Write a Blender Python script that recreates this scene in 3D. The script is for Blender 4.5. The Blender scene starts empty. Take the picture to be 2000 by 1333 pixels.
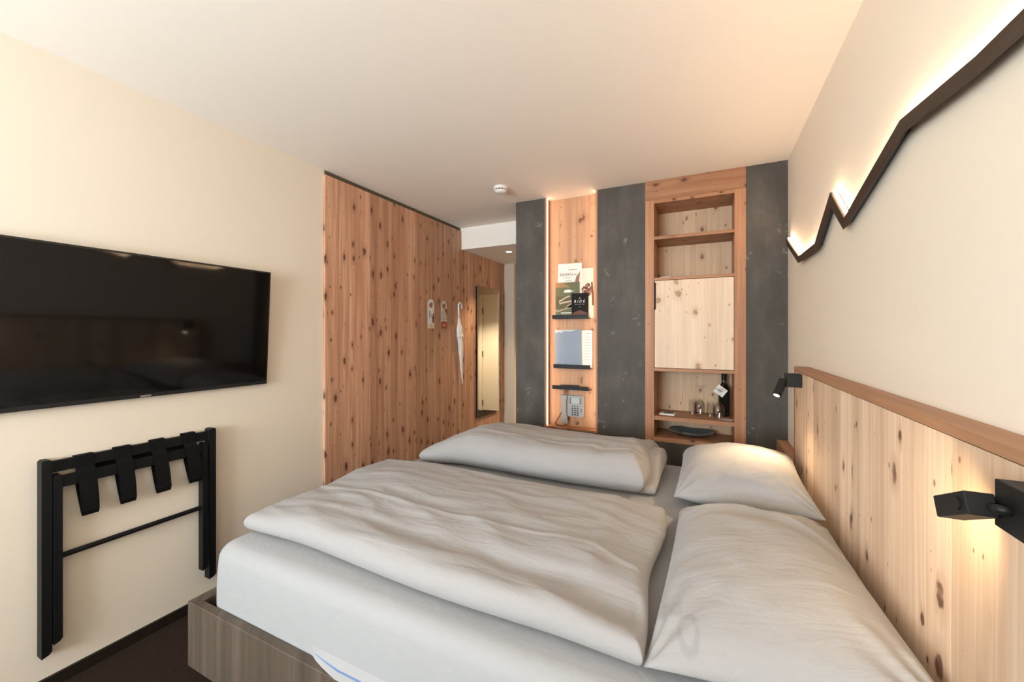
import bpy, bmesh, math, random
from mathutils import Vector, Matrix, noise

random.seed(7)
SC = bpy.context.scene
COL = SC.collection
EYE = 1.385                       # camera height; floor is z = 0

# ------------------------------------------------------------------ camera
cam_d = bpy.data.cameras.new('camera')
cam_d.sensor_width = 36.0
cam_d.lens = 781.3 / 2000 * 36.0
cam_d.shift_y = (652.4 - 666.5) / 2000
cam_d.clip_start = 0.02
cam = bpy.data.objects.new('camera', cam_d)
cam.location = (0, 0, EYE)
cam.rotation_euler = (math.pi / 2, 0, 0.45134)
COL.objects.link(cam)
SC.camera = cam

# ------------------------------------------------------------------ world, daylight, exposure
W = bpy.data.worlds.new('sky')
SC.world = W
W.use_nodes = True
bg = W.node_tree.nodes['Background']
bg.inputs['Color'].default_value = (0.80, 0.90, 1.0, 1)
bg.inputs['Strength'].default_value = 2.5

def area(name, loc, rot, sx, sy, power, color):
    l = bpy.data.lights.new(name, 'AREA')
    l.shape = 'RECTANGLE'; l.size = sx; l.size_y = sy
    l.energy = power; l.color = color
    o = bpy.data.objects.new(name, l)
    o.location = loc; o.rotation_euler = rot
    COL.objects.link(o)
    return o

# daylight entering through the window behind the camera
area('daylight', (-1.42, -2.43, 1.55), (math.radians(124), 0, 0), 1.6, 1.4, 200, (0.84, 0.925, 1.0))

SC.view_settings.view_transform = 'Standard'
SC.view_settings.look = 'None'
SC.view_settings.exposure = 0.15
SC.view_settings.gamma = 1.0
SC.view_settings.use_curve_mapping = False

# ------------------------------------------------------------------ materials
MATS = {}
def new_mat(name):
    m = bpy.data.materials.new(name); m.use_nodes = True
    nt = m.node_tree
    b = nt.nodes['Principled BSDF']
    MATS[name] = m
    return m, nt, b

def N(nt, t, **kw):
    n = nt.nodes.new(t)
    for k, v in kw.items():
        if k == 'op': n.operation = v
        else: setattr(n, k, v)
    return n

def mth(nt, op, a, b=None, c=None, clamp=False):
    n = nt.nodes.new('ShaderNodeMath'); n.operation = op; n.use_clamp = clamp
    for i, v in enumerate((a, b, c)):
        if v is None: continue
        if isinstance(v, (int, float)): n.inputs[i].default_value = v
        else: nt.links.new(v, n.inputs[i])
    return n.outputs[0]

def mixc(nt, fac, a, b, blend='MIX'):
    n = nt.nodes.new('ShaderNodeMix'); n.data_type = 'RGBA'; n.blend_type = blend
    for s, v in ((0, fac), (6, a), (7, b)):
        if isinstance(v, (int, float)): n.inputs[s].default_value = v
        elif isinstance(v, tuple): n.inputs[s].default_value = (*v, 1) if len(v) == 3 else v
        else: nt.links.new(v, n.inputs[s])
    return n.outputs[2]

def ramp(nt, fac, stops):
    r = nt.nodes.new('ShaderNodeValToRGB')
    e = r.color_ramp.elements
    while len(e) < len(stops): e.new(0.5)
    for el, (p, c) in zip(e, stops):
        el.position = p; el.color = (*c, 1)
    nt.links.new(fac, r.inputs[0])
    return r.outputs[0]

def smooth(nt, v, lo, hi):
    n = nt.nodes.new('ShaderNodeMapRange'); n.interpolation_type = 'SMOOTHSTEP'
    nt.links.new(v, n.inputs[0])
    n.inputs[1].default_value = lo; n.inputs[2].default_value = hi
    return n.outputs[0]

def comb(nt, x, y, z=0.0):
    n = nt.nodes.new('ShaderNodeCombineXYZ')
    for i, v in enumerate((x, y, z)):
        if isinstance(v, (int, float)): n.inputs[i].default_value = v
        else: nt.links.new(v, n.inputs[i])
    return n.outputs[0]

def plain(name, col, rough=0.6, metal=0.0, bump=0.0, bscale=200, spec=0.5, var=0.0, vscale=6):
    m, nt, b = new_mat(name)
    b.inputs['Base Color'].default_value = (*col, 1)
    b.inputs['Roughness'].default_value = rough
    b.inputs['Metallic'].default_value = metal
    b.inputs['Specular IOR Level'].default_value = spec
    if bump or var:
        g = N(nt, 'ShaderNodeNewGeometry')
        if bump:
            n = N(nt, 'ShaderNodeTexNoise'); n.inputs['Scale'].default_value = bscale
            nt.links.new(g.outputs['Position'], n.inputs['Vector'])
            bp = N(nt, 'ShaderNodeBump'); bp.inputs['Strength'].default_value = bump
            bp.inputs['Distance'].default_value = 0.002
            nt.links.new(n.outputs[0], bp.inputs['Height'])
            nt.links.new(bp.outputs[0], b.inputs['Normal'])
        if var:
            n2 = N(nt, 'ShaderNodeTexNoise'); n2.inputs['Scale'].default_value = vscale
            n2.inputs['Detail'].default_value = 6
            nt.links.new(g.outputs['Position'], n2.inputs['Vector'])
            f = mth(nt, 'MULTIPLY_ADD', n2.outputs[0], 2 * var, 1 - var)
            mx = mixc(nt, 1.0, col, comb(nt, f, f, f), 'MULTIPLY')
            nt.links.new(mx, b.inputs['Base Color'])
    return m

def emit(name, col, strength):
    m, nt, b = new_mat(name)
    b.inputs['Base Color'].default_value = (*col, 1)
    b.inputs['Emission Color'].default_value = (*col, 1)
    b.inputs['Emission Strength'].default_value = strength
    return m

def wood(name, light, dark, knotc, axis='Z', knots=1.0, rough=0.5, var=0.14, cw=0.105, cl=0.23, grain=1.0):
    """knotty softwood; axis is the direction of the grain in world space"""
    m, nt, b = new_mat(name)
    g = N(nt, 'ShaderNodeNewGeometry')
    s = N(nt, 'ShaderNodeSeparateXYZ'); nt.links.new(g.outputs['Position'], s.inputs[0])
    oi = N(nt, 'ShaderNodeObjectInfo')
    rnd = oi.outputs['Random']
    X, Y, Z = s.outputs
    if axis == 'Z': u, l = mth(nt, 'ADD', X, Y), Z
    elif axis == 'Y': u, l = mth(nt, 'ADD', X, Z), Y
    else: u, l = mth(nt, 'ADD', Y, Z), X
    l = mth(nt, 'MULTIPLY_ADD', rnd, 17.3, l)
    # knots
    ku = mth(nt, 'DIVIDE', u, cw); kl = mth(nt, 'DIVIDE', l, cl)
    kl2 = mth(nt, 'MULTIPLY', kl, 1.0)
    vo = N(nt, 'ShaderNodeTexVoronoi'); vo.voronoi_dimensions = '2D'; vo.inputs['Scale'].default_value = 1.0
    nt.links.new(comb(nt, ku, kl2), vo.inputs['Vector'])
    d = vo.outputs['Distance']
    sep = N(nt, 'ShaderNodeSeparateColor'); nt.links.new(vo.outputs['Color'], sep.inputs[0])
    rad = mth(nt, 'MULTIPLY', mth(nt, 'SUBTRACT', sep.outputs[0], 0.22, clamp=True), 0.24 * knots)
    rad = mth(nt, 'ADD', rad, 0.0001)
    wob = N(nt, 'ShaderNodeTexNoise'); wob.inputs['Scale'].default_value = 45
    nt.links.new(g.outputs['Position'], wob.inputs['Vector'])
    dd = mth(nt, 'DIVIDE', d, rad)
    dd = mth(nt, 'ADD', dd, mth(nt, 'MULTIPLY_ADD', wob.outputs[0], 0.9, -0.45))
    kn = mth(nt, 'SUBTRACT', 1.0, smooth(nt, dd, 0.55, 1.05))
    halo = mth(nt, 'SUBTRACT', 1.0, smooth(nt, dd, 0.8, 2.6))
    vo2 = N(nt, 'ShaderNodeTexVoronoi'); vo2.voronoi_dimensions = '2D'; vo2.inputs['Scale'].default_value = 1.0
    nt.links.new(comb(nt, mth(nt, 'MULTIPLY_ADD', ku, 1.5, 31.7), mth(nt, 'MULTIPLY_ADD', kl, 1.7, 11.3)), vo2.inputs['Vector'])
    sp2 = N(nt, 'ShaderNodeSeparateColor'); nt.links.new(vo2.outputs['Color'], sp2.inputs[0])
    r2 = mth(nt, 'ADD', mth(nt, 'MULTIPLY', mth(nt, 'SUBTRACT', sp2.outputs[1], 0.55, clamp=True), 0.20 * knots), 0.0001)
    d2k = mth(nt, 'ADD', mth(nt, 'DIVIDE', vo2.outputs['Distance'], r2), mth(nt, 'MULTIPLY_ADD', wob.outputs[0], 0.9, -0.45))
    kn = mth(nt, 'MAXIMUM', kn, mth(nt, 'MULTIPLY', mth(nt, 'SUBTRACT', 1.0, smooth(nt, d2k, 0.5, 1.1)), 0.8))
    # grain, bent round the knots
    warp = mth(nt, 'MULTIPLY', halo, 0.006)
    wn = N(nt, 'ShaderNodeTexNoise'); wn.inputs['Scale'].default_value = 1.0
    nt.links.new(comb(nt, mth(nt, 'MULTIPLY', u, 5.0), mth(nt, 'MULTIPLY', l, 1.6), 0.0), wn.inputs['Vector'])
    uu = mth(nt, 'ADD', u, mth(nt, 'ADD', warp, mth(nt, 'MULTIPLY', wn.outputs[0], 0.03 * grain)))
    n1 = N(nt, 'ShaderNodeTexNoise'); n1.inputs['Scale'].default_value = 1.0; n1.inputs['Detail'].default_value = 4
    nt.links.new(comb(nt, mth(nt, 'MULTIPLY', uu, 150.0), mth(nt, 'MULTIPLY', l, 2.2), rnd), n1.inputs['Vector'])
    n2 = N(nt, 'ShaderNodeTexNoise'); n2.inputs['Scale'].default_value = 1.0; n2.inputs['Detail'].default_value = 2
    nt.links.new(comb(nt, mth(nt, 'MULTIPLY', uu, 28.0), mth(nt, 'MULTIPLY', l, 0.8), rnd), n2.inputs['Vector'])
    gf = mth(nt, 'ADD', mth(nt, 'MULTIPLY', n1.outputs[0], 0.42), mth(nt, 'MULTIPLY', n2.outputs[0], 0.58))
    base = ramp(nt, gf, [(0.34, dark), (0.50, tuple((a + c) / 2 for a, c in zip(light, dark))), (0.62, light)])
    f = mth(nt, 'MULTIPLY_ADD', rnd, 2 * var, 1 - var)
    base = mixc(nt, 1.0, base, comb(nt, f, mth(nt, 'POWER', f, 1.12), mth(nt, 'POWER', f, 1.25)), 'MULTIPLY')
    base = mixc(nt, mth(nt, 'MULTIPLY', halo, 0.35), base, tuple(0.55 * c + 0.45 * k for c, k in zip(dark, knotc)))
    kcol = mixc(nt, smooth(nt, wob.outputs[0], 0.35, 0.65), knotc, tuple(0.30 * c + 0.70 * k for c, k in zip(dark, knotc)))
    base = mixc(nt, mth(nt, 'MULTIPLY', kn, 0.90), base, kcol)
    nt.links.new(base, b.inputs['Base Color'])
    b.inputs['Roughness'].default_value = rough
    b.inputs['Specular IOR Level'].default_value = 0.35
    bp = N(nt, 'ShaderNodeBump'); bp.inputs['Strength'].default_value = 0.12; bp.inputs['Distance'].default_value = 0.001
    nt.links.new(n1.outputs[0], bp.inputs['Height']); nt.links.new(bp.outputs[0], b.inputs['Normal'])
    return m

plaster = plain('wall_plaster', (0.80, 0.715, 0.60), 0.9, bump=0.05, bscale=350, spec=0.2)
ceilpaint = plain('ceiling_paint', (0.91, 0.845, 0.77), 0.92, spec=0.2)
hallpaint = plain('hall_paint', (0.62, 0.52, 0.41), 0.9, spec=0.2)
KN = (0.070, 0.020, 0.009)  # one larch throughout; its lit and shaded looks are put into these tones
larch = wood('larch_cladding', (0.680, 0.405, 0.265), (0.410, 0.195, 0.112), KN, cw=0.085, cl=0.19, var=0.17)
larch_hb_lit = wood('larch_headboard_lit', (0.770, 0.590, 0.440), (0.600, 0.410, 0.275), (0.115, 0.036, 0.018), cw=0.105, cl=0.20, var=0.14, knots=0.85)  # lamp-lit look of the headboard put into a paler larch colour
larch_door_lit = wood('larch_door_lit', (0.800, 0.640, 0.490), (0.690, 0.510, 0.360), (0.33, 0.17, 0.09), cw=0.13, cl=0.17, var=0.06, grain=0.6)  # same larch on the cabinet door, its brighter light put into the colour
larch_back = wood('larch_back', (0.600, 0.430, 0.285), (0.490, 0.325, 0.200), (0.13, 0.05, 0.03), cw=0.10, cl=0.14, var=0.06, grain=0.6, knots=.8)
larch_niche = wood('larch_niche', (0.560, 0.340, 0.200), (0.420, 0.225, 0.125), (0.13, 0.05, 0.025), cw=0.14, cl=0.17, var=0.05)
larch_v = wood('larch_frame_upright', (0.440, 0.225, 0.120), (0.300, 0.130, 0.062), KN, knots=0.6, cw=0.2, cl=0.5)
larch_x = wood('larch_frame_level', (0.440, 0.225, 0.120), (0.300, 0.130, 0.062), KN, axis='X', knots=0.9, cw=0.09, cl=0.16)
larch_y = wood('larch_rail', (0.480, 0.270, 0.155), (0.340, 0.165, 0.085), KN, axis='Y', knots=0.0)
smoked = wood('smoked_oak', (0.120, 0.092, 0.070), (0.068, 0.050, 0.037), (0.06, 0.04, 0.03), knots=0.0, var=0.03, rough=0.55)
walnut = wood('dark_walnut', (0.040, 0.024, 0.016), (0.018, 0.010, 0.007), (0.01, 0.006, 0.004), axis='Y', knots=0.0, var=0.03, rough=0.45)

def concrete_mat():
    m, nt, b = new_mat('trowelled_concrete')
    g = N(nt, 'ShaderNodeNewGeometry')
    a = N(nt, 'ShaderNodeTexNoise'); a.inputs['Scale'].default_value = 5; a.inputs['Detail'].default_value = 8
    a.inputs['Roughness'].default_value = 0.65
    mp = N(nt, 'ShaderNodeMapping'); mp.inputs['Scale'].default_value = (1.6, 1.6, 0.7)
    nt.links.new(g.outputs['Position'], mp.inputs[0]); nt.links.new(mp.outputs[0], a.inputs['Vector'])
    base = ramp(nt, a.outputs[0], [(0.32, (0.048, 0.041, 0.033)), (0.5, (0.067, 0.058, 0.048)), (0.70, (0.098, 0.087, 0.074))])
    v = N(nt, 'ShaderNodeTexVoronoi'); v.inputs['Scale'].default_value = 5.5
    v.feature = 'F1'
    nt.links.new(g.outputs['Position'], v.inputs['Vector'])
    n = N(nt, 'ShaderNodeTexNoise'); n.inputs['Scale'].default_value = 38; n.inputs['Detail'].default_value = 4
    nt.links.new(g.outputs['Position'], n.inputs['Vector'])
    sm = mth(nt, 'SUBTRACT', 1.0, smooth(nt, v.outputs['Distance'], 0.10, 0.30))
    sm = mth(nt, 'MULTIPLY', sm, smooth(nt, n.outputs[0], 0.54, 0.66))
    base = mixc(nt, mth(nt, 'MULTIPLY', sm, 0.55), base, (0.27, 0.265, 0.25))
    nt.links.new(base, b.inputs['Base Color'])
    b.inputs['Roughness'].default_value = 0.62
    bp = N(nt, 'ShaderNodeBump'); bp.inputs['Strength'].default_value = 0.15; bp.inputs['Distance'].default_value = 0.003
    nt.links.new(n.outputs[0], bp.inputs['Height']); nt.links.new(bp.outputs[0], b.inputs['Normal'])
    return m
concrete = concrete_mat()

def carpet_mat():
    m, nt, b = new_mat('brown_carpet')
    g = N(nt, 'ShaderNodeNewGeometry')
    a = N(nt, 'ShaderNodeTexNoise'); a.inputs['Scale'].default_value = 260; a.inputs['Detail'].default_value = 3
    nt.links.new(g.outputs['Position'], a.inputs['Vector'])
    nt.links.new(ramp(nt, a.outputs[0], [(0.35, (0.011, 0.007, 0.005)), (0.7, (0.046, 0.029, 0.020))]), b.inputs['Base Color'])
    b.inputs['Roughness'].default_value = 1.0
    b.inputs['Specular IOR Level'].default_value = 0.1
    bp = N(nt, 'ShaderNodeBump'); bp.inputs['Strength'].default_value = 0.8; bp.inputs['Distance'].default_value = 0.004
    nt.links.new(a.outputs[0], bp.inputs['Height']); nt.links.new(bp.outputs[0], b.inputs['Normal'])
    return m
carpet = carpet_mat()

def linen_mat(name, col, logo=False, wr=1.2):
    m, nt, b = new_mat(name)
    g = N(nt, 'ShaderNodeNewGeometry')
    a = N(nt, 'ShaderNodeTexNoise'); a.inputs['Scale'].default_value = 900
    nt.links.new(g.outputs['Position'], a.inputs['Vector'])
    c = N(nt, 'ShaderNodeTexNoise'); c.inputs['Scale'].default_value = 14; c.inputs['Detail'].default_value = 5
    c.inputs['Distortion'].default_value = 1.2
    nt.links.new(g.outputs['Position'], c.inputs['Vector'])
    mpn = N(nt, 'ShaderNodeMapping'); mpn.inputs['Scale'].default_value = (5.0, 26.0, 12.0); mpn.inputs['Rotation'].default_value = (0, 0, 0.12)
    nt.links.new(g.outputs['Position'], mpn.inputs[0])
    d2 = N(nt, 'ShaderNodeTexNoise'); d2.inputs['Scale'].default_value = 1.0; d2.inputs['Detail'].default_value = 4; d2.inputs['Distortion'].default_value = 0.6
    nt.links.new(mpn.outputs[0], d2.inputs['Vector'])
    h = mth(nt, 'ADD', mth(nt, 'MULTIPLY', a.outputs[0], 0.06), mth(nt, 'MULTIPLY', c.outputs[0], 0.6))
    h = mth(nt, 'ADD', h, mth(nt, 'MULTIPLY', d2.outputs[0], wr))
    bp = N(nt, 'ShaderNodeBump'); bp.inputs['Strength'].default_value = 0.55; bp.inputs['Distance'].default_value = 0.007
    nt.links.new(h, bp.inputs['Height']); nt.links.new(bp.outputs[0], b.inputs['Normal'])
    b.inputs['Base Color'].default_value = (*col, 1)
    b.inputs['Roughness'].default_value = 0.88
    b.inputs['Specular IOR Level'].default_value = 0.2
    b.inputs['Sheen Weight'].default_value = 0.15
    if logo:                      # faint laundry stamp: a ring and a bar, in the cloth's own coordinates
        uv = N(nt, 'ShaderNodeUVMap')
        s = N(nt, 'ShaderNodeSeparateXYZ'); nt.links.new(uv.outputs[0], s.inputs[0])
        u = mth(nt, 'SUBTRACT', s.outputs[0], 0.195); v = mth(nt, 'SUBTRACT', s.outputs[1], 0.075)
        r = mth(nt, 'SQRT', mth(nt, 'ADD', mth(nt, 'POWER', u, 2.0), mth(nt, 'POWER', v, 2.0)))
        ring = mth(nt, 'SUBTRACT', 1.0, smooth(nt, mth(nt, 'ABSOLUTE', mth(nt, 'SUBTRACT', r, 0.038)), 0.006, 0.014))
        v2 = mth(nt, 'SUBTRACT', s.outputs[1], 0.140)
        bar = mth(nt, 'MULTIPLY', mth(nt, 'SUBTRACT', 1.0, smooth(nt, mth(nt, 'ABSOLUTE', v2), 0.018, 0.03)),
                  mth(nt, 'SUBTRACT', 1.0, smooth(nt, mth(nt, 'ABSOLUTE', mth(nt, 'ADD', u, 0.085)), 0.045, 0.07)))
        nz = N(nt, 'ShaderNodeTexNoise'); nz.inputs['Scale'].default_value = 60
        nt.links.new(g.outputs['Position'], nz.inputs['Vector'])
        f = mth(nt, 'MULTIPLY', mth(nt, 'MAXIMUM', ring, bar), mth(nt, 'MULTIPLY', nz.outputs[0], 0.38))
        nt.links.new(mixc(nt, f, col, (0.13, 0.14, 0.16)), b.inputs['Base Color'])
    return m
linen = linen_mat('white_linen', (0.345, 0.335, 0.335))
linen_logo = linen_mat('white_linen_stamped', (0.335, 0.325, 0.322), True)
sheetm = linen_mat('white_sheet', (0.345, 0.347, 0.355), wr=0.15)

black_wood = plain('black_lacquer', (0.006, 0.006, 0.0065), 0.5, spec=0.22)
webbing = plain('black_webbing', (0.006, 0.006, 0.0065), 0.9, spec=0.15, bump=0.4, bscale=700)
black_metal = plain('black_metal', (0.007, 0.007, 0.007), 0.5, spec=0.3)
tv_gloss = plain('tv_screen', (0.0035, 0.0032, 0.003), 0.06, spec=0.32)
tv_case = plain('tv_case', (0.008, 0.008, 0.009), 0.35)
silver = plain('silver', (0.62, 0.62, 0.62), 0.3, 1.0)
white_plastic = plain('white_plastic', (0.74, 0.71, 0.66), 0.45)
grey_plastic = plain('grey_plastic', (0.40, 0.40, 0.40), 0.45)
phone_grey = plain('phone_grey', (0.36, 0.37, 0.37), 0.5)
phone_dark = plain('phone_dark', (0.03, 0.03, 0.035), 0.5)
lcd = plain('lcd', (0.45, 0.52, 0.50), 0.3)
paper = plain('paper', (0.80, 0.77, 0.74), 0.8)
paper_pink = plain('paper_rose', (0.62, 0.50, 0.44), 0.8)
door_white = plain('door_white', (0.72, 0.66, 0.56), 0.5)
dark_base = plain('dark_baseboard', (0.016, 0.010, 0.007), 0.5, spec=0.3, var=0.2, vscale=30)
mirror_m = plain('mirror_glass', (0.80, 0.82, 0.78), 0.02, 1.0)
led_m = emit('led_warm', (1.0, 0.69, 0.44), 52.0)
led_n = emit('led_niche', (1.0, 0.68, 0.43), 17.0)
lamp_e = emit('lamp_lens', (1.0, 0.80, 0.55), 30.0)
down_e = emit('downlight_lens', (1.0, 0.86, 0.68), 12.0)

def glass_mat(name, col, rough=0.0, tr=0.82):
    """thin glass: mostly see-through with a bright reflection"""
    m, nt, b = new_mat(name)
    nt.nodes.remove(b)
    out = [n for n in nt.nodes if n.type == 'OUTPUT_MATERIAL'][0]
    t = N(nt, 'ShaderNodeBsdfTransparent'); t.inputs[0].default_value = (*col, 1)
    gl = N(nt, 'ShaderNodeBsdfGlossy'); gl.inputs['Roughness'].default_value = 0.04
    fr = N(nt, 'ShaderNodeLayerWeight'); fr.inputs[0].default_value = 0.5
    mx = N(nt, 'ShaderNodeMixShader')
    nt.links.new(mth(nt, 'MULTIPLY_ADD', mth(nt, 'POWER', fr.outputs['Facing'], 3.5), 0.55, 0.05, clamp=True), mx.inputs[0])
    nt.links.new(t.outputs[0], mx.inputs[1]); nt.links.new(gl.outputs[0], mx.inputs[2])
    nt.links.new(mx.outputs[0], out.inputs[0])
    return m
glassm = glass_mat('drinking_glass', (0.985, 0.985, 0.98))
panem = glass_mat('window_pane', (0.97, 0.98, 0.97))
bottle_m = plain('bottle_glass', (0.006, 0.008, 0.006), 0.06, spec=0.6)
plate_glass = plain('smoked_glass', (0.10, 0.115, 0.115), 0.08, spec=0.7)

# ------------------------------------------------------------------ mesh helpers
def link_mesh(name, verts, faces, mat, parent=None, smooth_=False, origin=None, uvs=None, sharp=None):
    me = bpy.data.meshes.new(name)
    if parent is not None:
        o0 = parent_origin(parent)
    elif origin is not None:
        o0 = Vector(origin)
    else:
        xs = [v[0] for v in verts]; ys = [v[1] for v in verts]; zs = [v[2] for v in verts]
        o0 = Vector(((min(xs) + max(xs)) / 2, (min(ys) + max(ys)) / 2, min(zs)))
    me.from_pydata([tuple(Vector(v) - o0) for v in verts], [], faces)
    me.update()
    bm = bmesh.new(); bm.from_mesh(me)
    bmesh.ops.recalc_face_normals(bm, faces=bm.faces)
    bm.to_mesh(me); bm.free()
    if uvs is not None:
        lay = me.uv_layers.new(name='UVMap')
        for lp in me.loops: lay.data[lp.index].uv = uvs[lp.vertex_index]
    if mat is not None: me.materials.append(mat)
    if smooth_:
        for p in me.polygons: p.use_smooth = True
        if sharp: me.set_sharp_from_angle(angle=math.radians(sharp))
    o = bpy.data.objects.new(name, me)
    COL.objects.link(o)
    if parent is not None:
        o.parent = parent
    else:
        o.location = o0
    ORIG[o.name] = o0
    return o

ORIG = {}
def parent_origin(p): return ORIG[p.name]

def box_vf(x0, x1, y0, y1, z0, z1, bev=0.0, off=0):
    bm = bmesh.new()
    bmesh.ops.create_cube(bm, size=1.0)
    for v in bm.verts:
        v.co = Vector((x0 + (v.co.x + .5) * (x1 - x0), y0 + (v.co.y + .5) * (y1 - y0), z0 + (v.co.z + .5) * (z1 - z0)))
    if bev:
        bmesh.ops.bevel(bm, geom=list(bm.edges), offset=bev, segments=1, affect='EDGES', profile=0.5)
    bm.verts.index_update()
    vs = [v.co.copy() for v in bm.verts]; fs = [tuple(v.index + off for v in f.verts) for f in bm.faces]
    bm.free()
    return vs, fs

def join(*parts):
    V, F = [], []
    for vs, fs in parts:
        k = len(V); V += list(vs); F += [tuple(i + k for i in f) for f in fs]
    return V, F

def box(name, x0, x1, y0, y1, z0, z1, mat, parent=None, bev=0.0):
    v, f = box_vf(x0, x1, y0, y1, z0, z1, bev)
    return link_mesh(name, v, f, mat, parent)

def xform(vf, M):
    return [M @ Vector(v) for v in vf[0]], vf[1]

def obox_vf(c, ax, ay, az, hx, hy, hz, bev=0.0):
    """box with centre c and unit axes"""
    v, f = box_vf(-hx, hx, -hy, hy, -hz, hz, bev)
    c = Vector(c); ax, ay, az = Vector(ax), Vector(ay), Vector(az)
    return [c + ax * p.x + ay * p.y + az * p.z for p in v], f

def tube_vf(pts, r, seg=8, caps=True):
    pts = [Vector(p) for p in pts]
    rs = r if isinstance(r, (list, tuple)) else [r] * len(pts)
    V, F = [], []
    up = None
    for i, p in enumerate(pts):
        t = (pts[min(i + 1, len(pts) - 1)] - pts[max(i - 1, 0)]).normalized()
        if up is None:
            up = Vector((0, 0, 1)) if abs(t.z) < 0.9 else Vector((1, 0, 0))
        a = t.cross(up).normalized(); b_ = a.cross(t).normalized(); up = b_
        for k in range(seg):
            w = 2 * math.pi * k / seg
            V.append(p + (a * math.cos(w) + b_ * math.sin(w)) * rs[i])
    for i in range(len(pts) - 1):
        for k in range(seg):
            F.append((i * seg + k, i * seg + (k + 1) % seg, (i + 1) * seg + (k + 1) % seg, (i + 1) * seg + k))
    if caps:
        F.append(tuple(range(seg))[::-1]); F.append(tuple((len(pts) - 1) * seg + k for k in range(seg)))
    return V, F

def lathe_vf(cx, cy, prof, seg=24, closed=False):
    """prof = [(r, z)]"""
    V, F = [], []
    for r, z in prof:
        for k in range(seg):
            w = 2 * math.pi * k / seg
            V.append((cx + r * math.cos(w), cy + r * math.sin(w), z))
    n = len(prof)
    rng = range(n if closed else n - 1)
    for i in rng:
        j = (i + 1) % n
        for k in range(seg):
            F.append((i * seg + k, i * seg + (k + 1) % seg, j * seg + (k + 1) % seg, j * seg + k))
    if not closed:
        F.append(tuple(range(seg))[::-1]); F.append(tuple((n - 1) * seg + k for k in range(seg)))
    return V, F

def prism_vf(poly, axis, a0, a1):
    """poly in the plane normal to axis ('x': (y,z), 'y': (x,z), 'z': (x,y))"""
    def mk(p, a):
        return {'x': (a, p[0], p[1]), 'y': (p[0], a, p[1]), 'z': (p[0], p[1], a)}[axis]
    n = len(poly)
    V = [mk(p, a0) for p in poly] + [mk(p, a1) for p in poly]
    F = [tuple(range(n))[::-1], tuple(range(n, 2 * n))] + [(i, (i + 1) % n, n + (i + 1) % n, n + i) for i in range(n)]
    return V, F

def empty(name, loc):
    o = bpy.data.objects.new(name, None)
    o.location = loc; o.empty_display_size = 0.05
    COL.objects.link(o); ORIG[o.name] = Vector(loc)
    return o

def tag(o, label, cat, group=None):
    o['label'] = label; o['category'] = cat
    if group: o['group'] = group
    return o

def struct(o, label=None):
    o['kind'] = 'structure'
    if label: o['label'] = label
    return o

def text_vf(body, size, place, align='LEFT'):
    """flat lettering; place(x, y) -> world point"""
    c = bpy.data.curves.new('lettering', 'FONT'); c.body = body; c.size = size; c.align_x = align
    c.resolution_u = 2
    o = bpy.data.objects.new('lettering', c); COL.objects.link(o)
    bpy.context.view_layer.update()
    me = o.evaluated_get(bpy.context.evaluated_depsgraph_get()).to_mesh()
    V = [place(v.co.x, v.co.y) for v in me.vertices]
    F = [tuple(p.vertices) for p in me.polygons]
    bpy.data.objects.remove(o); bpy.data.curves.remove(c)
    return V, F

# ------------------------------------------------------------------ the room
XL, XR, YB, HC, YW = -2.31, 0.467, 3.035, 2.485, -2.30
PW = -1.434                       # free end of the concrete partition
SOF, YS, YE = 2.262, 3.52, 6.3    # hall ceiling, its front edge, hall end wall

struct(box('floor', XL - .12, XR + .12, YW - .12, YE + .1, -0.12, 0, carpet), 'dark brown carpet floor')
struct(box('ceiling', XL - .12, XR + .12, YW - .12, YS + .02, HC, HC + .12, ceilpaint), 'cream painted ceiling')
struct(box('ceiling_hall', XL - .12, -0.5, YS, YE + .1, SOF, HC + .12, ceilpaint), 'lowered white ceiling over the entrance hall')
struct(box('wall_left', XL - .12, XL, YW - .12, YE + .1, 0, HC + .1, plaster), 'cream plaster wall behind the television')
struct(box('wall_right', XR, XR + .12, YW - .12, YB + .5, 0, HC + .1, plaster), 'cream plaster wall behind the bed head')
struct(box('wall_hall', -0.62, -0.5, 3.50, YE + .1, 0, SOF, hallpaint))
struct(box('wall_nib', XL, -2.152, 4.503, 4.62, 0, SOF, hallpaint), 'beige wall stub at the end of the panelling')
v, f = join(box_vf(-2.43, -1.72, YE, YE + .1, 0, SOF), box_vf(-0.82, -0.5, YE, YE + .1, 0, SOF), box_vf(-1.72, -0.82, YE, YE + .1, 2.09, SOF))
struct(link_mesh('wall_entrance', v, f, hallpaint))

# window wall behind the camera, with a double window
WX0, WX1, WZ0, WZ1 = -2.22, -0.62, 0.82, 2.28
v, f = join(box_vf(XL - .12, WX0, YW - .12, YW, 0, HC), box_vf(WX1, XR + .12, YW - .12, YW, 0, HC),
            box_vf(WX0, WX1, YW - .12, YW, 0, WZ0), box_vf(WX0, WX1, YW - .12, YW, WZ1, HC))
struct(link_mesh('wall_window', v, f, plaster))
wroot = empty('window_1', (-1.42, YW - .06, WZ0)); struct(wroot, 'double window in a white frame')
fr = 0.06
v, f = join(box_vf(WX0, WX0 + fr, YW - .09, YW - .03, WZ0, WZ1), box_vf(WX1 - fr, WX1, YW - .09, YW - .03, WZ0, WZ1),
            box_vf(WX0, WX1, YW - .09, YW - .03, WZ0, WZ0 + fr), box_vf(WX0, WX1, YW - .09, YW - .03, WZ1 - fr, WZ1),
            box_vf(-1.45, -1.39, YW - .09, YW - .03, WZ0, WZ1))
link_mesh('window_frame', v, f, white_plastic, wroot)
box('pane', WX0 + fr, -1.45, YW - .065, YW - .059, WZ0 + fr, WZ1 - fr, panem, wroot)
box('pane', -1.39, WX1 - fr, YW - .065, YW - .059, WZ0 + fr, WZ1 - fr, panem, wroot)

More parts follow.
